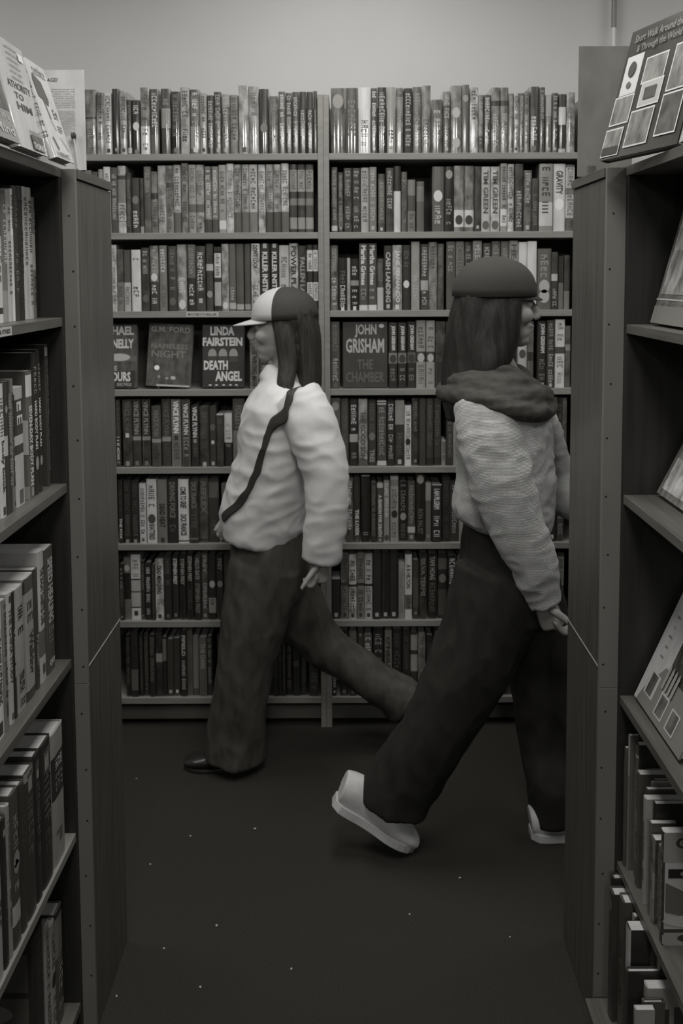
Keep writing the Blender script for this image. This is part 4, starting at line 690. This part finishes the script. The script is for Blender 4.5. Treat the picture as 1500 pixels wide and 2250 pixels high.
def knit_mat(name, g, freq, dirz=(0, 0, 1)):
    m = mat(name, g, .9, .12, 25, (1, 1, 1), 0, 0, .2, .3); nt = m.node_tree; b = nt.nodes['Principled BSDF']
    tc = nt.nodes.new('ShaderNodeTexCoord'); wv = nt.nodes.new('ShaderNodeTexWave'); wv.bands_direction = 'Z'; wv.inputs['Scale'].default_value = freq; wv.inputs['Distortion'].default_value = 1.5; wv.inputs['Detail Scale'].default_value = 2
    nt.links.new(tc.outputs['Object'], wv.inputs['Vector']); bp = nt.nodes.new('ShaderNodeBump'); bp.inputs['Strength'].default_value = .7; bp.inputs['Distance'].default_value = .0024
    nt.links.new(wv.outputs[0], bp.inputs['Height']); nt.links.new(bp.outputs[0], b.inputs['Normal']); return m
def hair_mat(name, g):
    return mat(name, g, .55, .4, 60, (3, 3, .25), .5, 0, .3)
def sole_shoe(par, toe, heel, Y, up, g, label, w=.045, hgt=.075, m=None, sole=None, name='shoe', hs=1.0):
    """toe, heel: (x,z) of the sole line; up: unit normal away from the sole"""
    M = MB(); T = Vector((toe[0], Y, toe[1])); H = Vector((heel[0], Y, heel[1])); ax = T-H; U = Vector((up[0], 0, up[1]))
    prof = [(.0, .034, .030, .060), (.12, .038, .036, .066), (.3, .036, .034, .066), (.5, .040, .034, .052), (.7, .048, .027, .038), (.88, .044, .022, .028), (1.0, .026, .014, .016)]
    pts = []
    for (t, wd, hh, top) in prof:
        top *= hs
        cc = H + ax*t + U*(top/2+.010); pts.append((cc.x, cc.y, cc.z, top/2+.004, wd*w/.045))
    tube(M, pts, 20, 4)
    up_ = fuse(M, name, par, m, .004, 4)
    S_ = MB(); n = 14; outl = []
    for i in range(n+1):
        t = i/n; wd = cr([[p[0], p[1]] for p in prof], t)[1]*w/.045*1.06; outl.append((t, wd*(.55 if i in (0, n) else 1)))
    tk = .024 if sole else .012
    loop = [(t, wd) for t, wd in outl] + [(t, -wd) for t, wd in reversed(outl)]
    lo = [H + ax*t*1.0 + Vector((0, wd, 0)) for t, wd in loop]; hi = [p + U*tk for p in lo]; k = len(loop)
    S_.add(lo+hi, [tuple(reversed(range(k))), tuple(range(k, 2*k))] + [(i, (i+1) % k, k+(i+1) % k, k+i) for i in range(k)], sole or mat('dark_sole', .015, .5))
    S_.obj('sole', up_, bevel=.002)
    return up_
# ---------------------------------------------------------------- person walking left
YA = 3.185
def A(px, py, dy=0): return at(px, py, YA+dy)
def TA(l): return [tuple(A(x, y, dy))+(a, b) for (x, y, dy, a, b) in l]
pa_ = empty('person', (A(590, 1400).x, YA, 0)); bpy.context.view_layer.update()
tag(pa_, 'person in pale jacket, wide jeans and light-fronted cap striding to the left', 'person')
M = MB(); hc = A(622, 718)
qA = head(M, hc, -1, .98, .05)
tube(M, TA([(640, 740, 0, .055, .05), (634, 800, 0, .05, .05), (630, 850, 0, .07, .09)]))
tube(M, TA([(622, 850, 0, .07, .13), (608, 930, 0, .085, .14), (600, 1050, 0, .08, .12), (600, 1150, 0, .09, .14), (600, 1230, 0, .09, .13)]))
for L_ in ([(590, 1210, -.08, .08, .075), (555, 1430, -.08, .055, .055), (520, 1640, -.07, .035, .035)], [(610, 1210, .08, .08, .075), (700, 1420, .08, .055, .055), (880, 1530, .07, .035, .035)]): tube(M, TA(L_))
tube(M, TA([(650, 880, -.15, .045, .045), (722, 1060, -.19, .035, .035), (704, 1226, -.2, .025, .022)]))
tube(M, TA([(610, 880, .14, .045, .045), (590, 1040, .15, .035, .035), (528, 1120, .12, .025, .022)]))
hand(M, A(704, 1226, -.2), A(722, 1060, -.19), Vector((-1, .2, 0)), 1, .155, 1.25)
hand(M, A(528, 1120, .12), A(590, 1040, .15), Vector((0, -1, 0)), 1, .17, .7)
bodyA = fuse(M, 'body', pa_, SKIN, .005, 3)
eyes(hc, qA, pa_, -1, .98)
# jacket
JM = mat('pale_jacket', .6, .8, .07, 18, (1, 1, 1), .25, 0, .3, .2)
M = MB()
tube(M, TA([(628, 832, 0, .06, .075), (622, 862, 0, .088, .15), (612, 920, 0, .115, .185), (606, 1000, 0, .125, .19), (592, 1080, 0, .135, .185), (578, 1140, 0, .138, .18), (572, 1178, 0, .125, .175)]), 32)
tube(M, TA([(650, 872, -.13, .075, .06), (690, 950, -.18, .078, .065), (716, 1050, -.2, .066, .062), (716, 1140, -.21, .062, .055), (704, 1232, -.205, .056, .048)]))
tube(M, TA([(605, 880, .12, .07, .06), (596, 980, .14, .068, .062), (585, 1045, .15, .062, .06), (555, 1088, .135, .055, .055), (530, 1112, .125, .048, .045)]))
tube(M, TA([(625, 812, 0, .055, .066), (618, 838, 0, .07, .09)]))
def jf(p): return .006*ridged(p, 5, (1, 1, 2.4)) + .004*ridged(p, 13, (1, 1, 1.8)) - .002
jk = fuse(M, 'jacket', pa_, JM, .007, 6, jf)
# dark bag strap crossing the chest
M = MB(); BK = mat('black_strap', .03, .5)
pts = [[A(648, 838, -.16)], [A(628, 865, -.22)], [A(600, 905, -.25)], [A(575, 955, -.25)], [A(556, 1005, -.24)], [A(540, 1055, -.22)], [A(526, 1105, -.16)], [A(515, 1140, -.08)]]
K = 60; rows = []
for i in range(K+1):
    c = Vector(cr([list(p[0]) for p in pts], i/K)); c2 = Vector(cr([list(p[0]) for p in pts], min(1, i/K+.01))); c1 = Vector(cr([list(p[0]) for p in pts], max(0, i/K-.01)))
    sd = (c2-c1).normalized().cross(Vector((-.3, -1, .1))).normalized()*.017
    rows.append([c+sd*(j/3-1) for j in range(7)])
M.add([p for q in rows for p in q], [(i*7+j, i*7+j+1, i*7+j+8, i*7+j+7) for i in range(K) for j in range(6)], BK)
so = M.obj('bag_strap', pa_, smooth=True); so.matrix_parent_inverse = Matrix.Translation(-pa_.location)
sw_ = so.modifiers.new('w', 'SHRINKWRAP'); sw_.target = jk; sw_.wrap_method = 'NEAREST_SURFACEPOINT'; sw_.wrap_mode = 'ABOVE_SURFACE'; sw_.offset = .005
sw_ = so.modifiers.new('m', 'SMOOTH'); sw_.iterations = 6
sw_ = so.modifiers.new('s', 'SOLIDIFY'); sw_.thickness = .003; sw_.offset = 0
# jeans
JE = mat('dark_jeans', .062, .85, .25, 22, (1.5, 1.5, .6), .3, 0, .2)
def legf(a):
    def f(p): return .008*ridged(p, 5, (1.6, 1.2, .8)) + .004*ridged(p, 14, (1.2, 1.2, .7)) - .003
    return f
M = MB()
tube(M, TA([(596, 1150, 0, .105, .155), (590, 1200, 0, .118, .175), (590, 1260, 0, .125, .18), (588, 1300, 0, .11, .16)]), 32)
tube(M, TA([(585, 1240, -.085, .112, .095), (562, 1340, -.085, .105, .095), (545, 1430, -.085, .093, .088), (528, 1530, -.08, .088, .085), (518, 1610, -.062, .092, .09), (514, 1662, -.055, .098, .095)]))
tube(M, TA([(605, 1240, .085, .115, .09), (650, 1340, .09, .098, .088), (705, 1410, .09, .075, .08), (780, 1465, .085, .062, .075), (845, 1510, .08, .066, .08), (892, 1545, .075, .074, .085)]))
fuse(M, 'jeans', pa_, JE, .007, 6, legf(0))
# hair, long down the back
HA = hair_mat('dark_hair', .028)
M = MB()
ball(M, qA(-.03, 0, .03), (.083, .086, .092)); 
tube(M, [tuple(qA(-.055, 0, .05))+(.05, .075), tuple(A(668, 740))+(.052, .078), tuple(A(674, 800))+(.046, .075), tuple(A(680, 850, .0))+(.036, .07), tuple(A(688, 900, .0))+(.02, .05)])
for sd in (-1, 1):
    tube(M, [tuple(qA(.0, sd*.066, .04))+(.035, .016), tuple(qA(-.008, sd*.078, -.03))+(.03, .016), tuple(qA(-.012, sd*.082, -.11))+(.03, .018), tuple(qA(-.0, sd*.10, -.19))+(.024, .018), tuple(qA(.012, sd*.115, -.26))+(.01, .01)], 12)
def hf(p): return .003*ridged(p, 26, (1.5, 1.5, .18))
fuse(M, 'hair', pa_, HA, .005, 2, hf)
# cap: light front panel, dark back, brim
def cap(par, q, f, s, m_front, m_back, brim=True, flat=False, bl=.07):
    M = MB(); nu, nv = 36, 12
    mB = m_back
    for j in range(nv):
        for i in range(nu):
            def pt(a, b):
                el = (math.pi/2)*(1-a/nv)*.98; az = 2*math.pi*b/nu
                x = .111*math.cos(el)*math.cos(az); y = .094*math.cos(el)*math.sin(az); z = .026+.104*math.sin(el)**(.8 if not flat else .6)
                return q(x-.008, y, z)
            mid = math.cos(2*math.pi*(i+.5)/nu)
            m = m_front if mid > .35 else mB
            M.face([pt(j, i), pt(j, i+1), pt(j+1, i+1), pt(j+1, i)] if j < nv-0 else [], m)
    o = M.obj('cap', par, smooth=True); o.matrix_parent_inverse = Matrix.Translation(-par.location)
    so = o.modifiers.new('s', 'SOLIDIFY'); so.thickness = .004
    w_ = o.modifiers.new('w', 'WELD'); w_.merge_threshold = .0004
    o.modifiers.move(1, 0)
    if brim:
        B = MB(); n = 14; rows = []
        for k in range(6):
            t = k/5; row = []
            for i in range(n+1):
                az = -1.15+2.3*i/n
                x = (.094+bl*t*max(0, math.cos(az*1.15)))*math.cos(az*.92); y = .083*math.sin(az)*(1-.05*t); z = .032-.018*t*math.cos(az)-.014*(1-math.cos(az))
                row.append(q(x, y, z))
            rows.append(row)
        B.add([p for r_ in rows for p in r_], [(k*(n+1)+i, k*(n+1)+i+1, (k+1)*(n+1)+i+1, (k+1)*(n+1)+i) for k in range(5) for i in range(n)], m_front)
        b = B.obj('brim', o, smooth=True)
        sm = b.modifiers.new('s', 'SOLIDIFY'); sm.thickness = .003
    return o
cap(pa_, qA, -1, .98, mat('cap_pale', .5, .8), mat('cap_dark', .035, .8))
# shoes
SH = mat('black_leather', .02, .3)
zt = 0.0
sole_shoe(pa_, (A(412, 1678).x, .0005), (A(545, 1678).x+.03, .0005), YA-.05, (0, 1), .02, '', m=SH, w=.042)
ank = A(885, 1545, .075)
hx, hz = ank.x+.035, ank.z+.02
sole_shoe(pa_, (hx+.055, .004), (hx+.0, .004+math.sqrt(.235**2-.055**2)), YA+.07, (-.97, -.23) if 0 else (-.973, -.228), .02, '', m=SH, w=.042)
# ---------------------------------------------------------------- person walking right
YP = 2.70
def Bp(px, py, dy=0): return at(px, py, YP+dy)
def TB(l): return [tuple(Bp(x, y, dy))+(a, b) for (x, y, dy, a, b) in l]
pb_ = empty('person', (Bp(1100, 1500).x, YP, 0)); bpy.context.view_layer.update()
tag(pb_, 'person in ribbed pale sweater, black wide trousers and dark cap striding right', 'person')
M = MB(); hb = Bp(1092, 672)
qB = head(M, hb, 1, 1.0, .0)
tube(M, TB([(1075, 710, 0, .055, .05), (1080, 770, 0, .05, .05), (1088, 830, 0, .07, .09)]))
tube(M, TB([(1095, 850, 0, .07, .13), (1105, 950, 0, .09, .14), (1110, 1100, 0, .085, .12), (1115, 1200, 0, .09, .14), (1118, 1290, 0, .09, .13)]))
for L_ in ([(1110, 1270, -.08, .08, .075), (1010, 1540, -.08, .055, .055), (850, 1755, -.07, .035, .035)], [(1130, 1270, .08, .08, .075), (1190, 1540, .08, .055, .055), (1200, 1790, .07, .035, .035)]): tube(M, TB(L_))
tube(M, TB([(1065, 900, -.15, .045, .045), (1120, 1120, -.19, .035, .035), (1192, 1310, -.17, .025, .022)]))
tube(M, TB([(1140, 900, .14, .045, .045), (1205, 1060, .18, .035, .035), (1285, 1120, .14, .025, .022)]))
hand(M, Bp(1194, 1318, -.17), Bp(1120, 1120, -.19), Vector((1, .3, .3)), -1, .165, .8)
hand(M, Bp(1285, 1120, .14), Bp(1205, 1060, .18), Vector((0, -1, 0)), 1, .17, .6)
fuse(M, 'body', pb_, SKIN, .005, 3)
eyes(hb, qB, pb_, 1)
SW = knit_mat('ribbed_sweater', .45, 110)
M = MB()
tube(M, TB([(1082, 824, 0, .06, .08), (1090, 850, 0, .09, .155), (1102, 900, 0, .115, .19), (1108, 980, 0, .125, .195), (1110, 1060, 0, .13, .19), (1106, 1120, 0, .132, .185), (1100, 1152, 0, .118, .175)]), 32)
tube(M, TB([(1066, 885, -.13, .078, .06), (1082, 980, -.18, .085, .07), (1110, 1090, -.2, .078, .068), (1150, 1190, -.2, .066, .06), (1182, 1270, -.185, .054, .052), (1197, 1322, -.172, .044, .042)]))
tube(M, TB([(1130, 885, .12, .075, .06), (1180, 970, .17, .078, .065), (1205, 1050, .19, .07, .062), (1245, 1090, .165, .06, .055), (1275, 1112, .145, .048, .045)]))
tube(M, TB([(1060, 1070, -.02, .07, .14), (1044, 1105, -.02, .06, .14), (1040, 1135, -.02, .045, .13)]))
def sf(p): return .006*ridged(p, 6, (1, 1, 1.6)) + .004*ridged(p, 15, (1, 1, 2)) - .002
fuse(M, 'sweater', pb_, SW, .006, 5, sf)
SCm = mat('dark_scarf', .045, .9, .3, 30, (1, 1, 3), .4)
M = MB()
n = 40; 
for (z_, rx, ry, th, ofs) in ((.0, .076, .095, .028, 0), (-.024, .094, .125, .032, .004), (-.048, .116, .16, .034, .008), (-.078, .134, .195, .03, .004)):
    c0 = Bp(1086, 812, 0) + Vector((ofs, 0, z_)); pts = []
    for i in range(n+1):
        a = 2*math.pi*i/n; pts.append(c0 + Vector((rx*math.cos(a), ry*math.sin(a), -.022*math.cos(a)+.006*math.sin(3*a+z_*60))))
    for i in range(n):
        ball(M, pts[i], (th, th, th*.8), nu=10, nv=6)
fuse(M, 'scarf', pb_, SCm, .006, 4, lambda p: .004*ridged(p, 14, (1, 1, 3)))
TR = mat('black_trousers', .02, .85, .2, 20, (1.5, 1.5, .6), .3, 0, .25)
M = MB()
tube(M, TB([(1105, 1130, 0, .10, .155), (1112, 1190, 0, .118, .175), (1116, 1270, 0, .128, .185), (1116, 1340, 0, .11, .165)]), 32)
tube(M, TB([(1100, 1260, -.085, .118, .095), (1062, 1390, -.09, .118, .098), (1010, 1510, -.09, .104, .095), (950, 1620, -.085, .096, .09), (888, 1710, -.055, .098, .09), (866, 1768, -.048, .094, .088)]))
tube(M, TB([(1135, 1260, .085, .112, .095), (1168, 1390, .09, .105, .095), (1190, 1520, .09, .085, .09), (1198, 1640, .085, .072, .08), (1208, 1730, .045, .062, .075), (1212, 1805, .035, .058, .065)]))
fuse(M, 'trousers', pb_, TR, .007, 6, legf(1))
HB = hair_mat('black_hair', .016)
M = MB()
ball(M, qB(-.018, 0, .03), (.094, .088, .095))
tube(M, [tuple(qB(-.05, 0, .05))+(.055, .08), tuple(Bp(1036, 720))+(.066, .09), tuple(Bp(1024, 790))+(.062, .095), tuple(Bp(1006, 860, -.01))+(.045, .09), tuple(Bp(996, 925, -.02))+(.018, .05)])
for sd in (-1, 1):
    tube(M, [tuple(qB(.012, sd*.06, .05))+(.05, .02), tuple(qB(.0, sd*.078, -.02))+(.052, .02), tuple(qB(-.012, sd*.084, -.09))+(.055, .024), tuple(qB(-.03, sd*.095, -.15))+(.045, .026), tuple(qB(-.05, sd*.10, -.2))+(.03, .02)], 16)
fuse(M, 'hair', pb_, HB, .005, 2, hf)
cap(pb_, qB, 1, 1, mat('cap_charcoal', .04, .9), mat('cap_charcoal2', .038, .9), brim=True, bl=.028)
WS = mat('white_canvas', .5, .6, .06, 40, (1, 1, 1), .2); RS = mat('white_rubber', .45, .5)
heel = Bp(752, 1762, -.045); toe = Bp(905, 1852, -.045)
ax = Vector((toe.x-heel.x, 0, toe.z-heel.z)); k_ = .27/ax.length; ax.normalize(); up = (-ax.z, ax.x)
tz = .006; 
sole_shoe(pb_, (toe.x, tz), (toe.x-ax.x*.262, tz-ax.z*.262), YP-.045, up, .5, '', m=WS, sole=RS, w=.05, hs=1.45)
hx = Bp(1163, 1865, .03).x
sole_shoe(pb_, (hx+.27, .0005), (hx, .0005), YP+.03, (0, 1), .5, '', m=WS, sole=RS, w=.05, hs=1.2)
print('BOOKS', nbook)
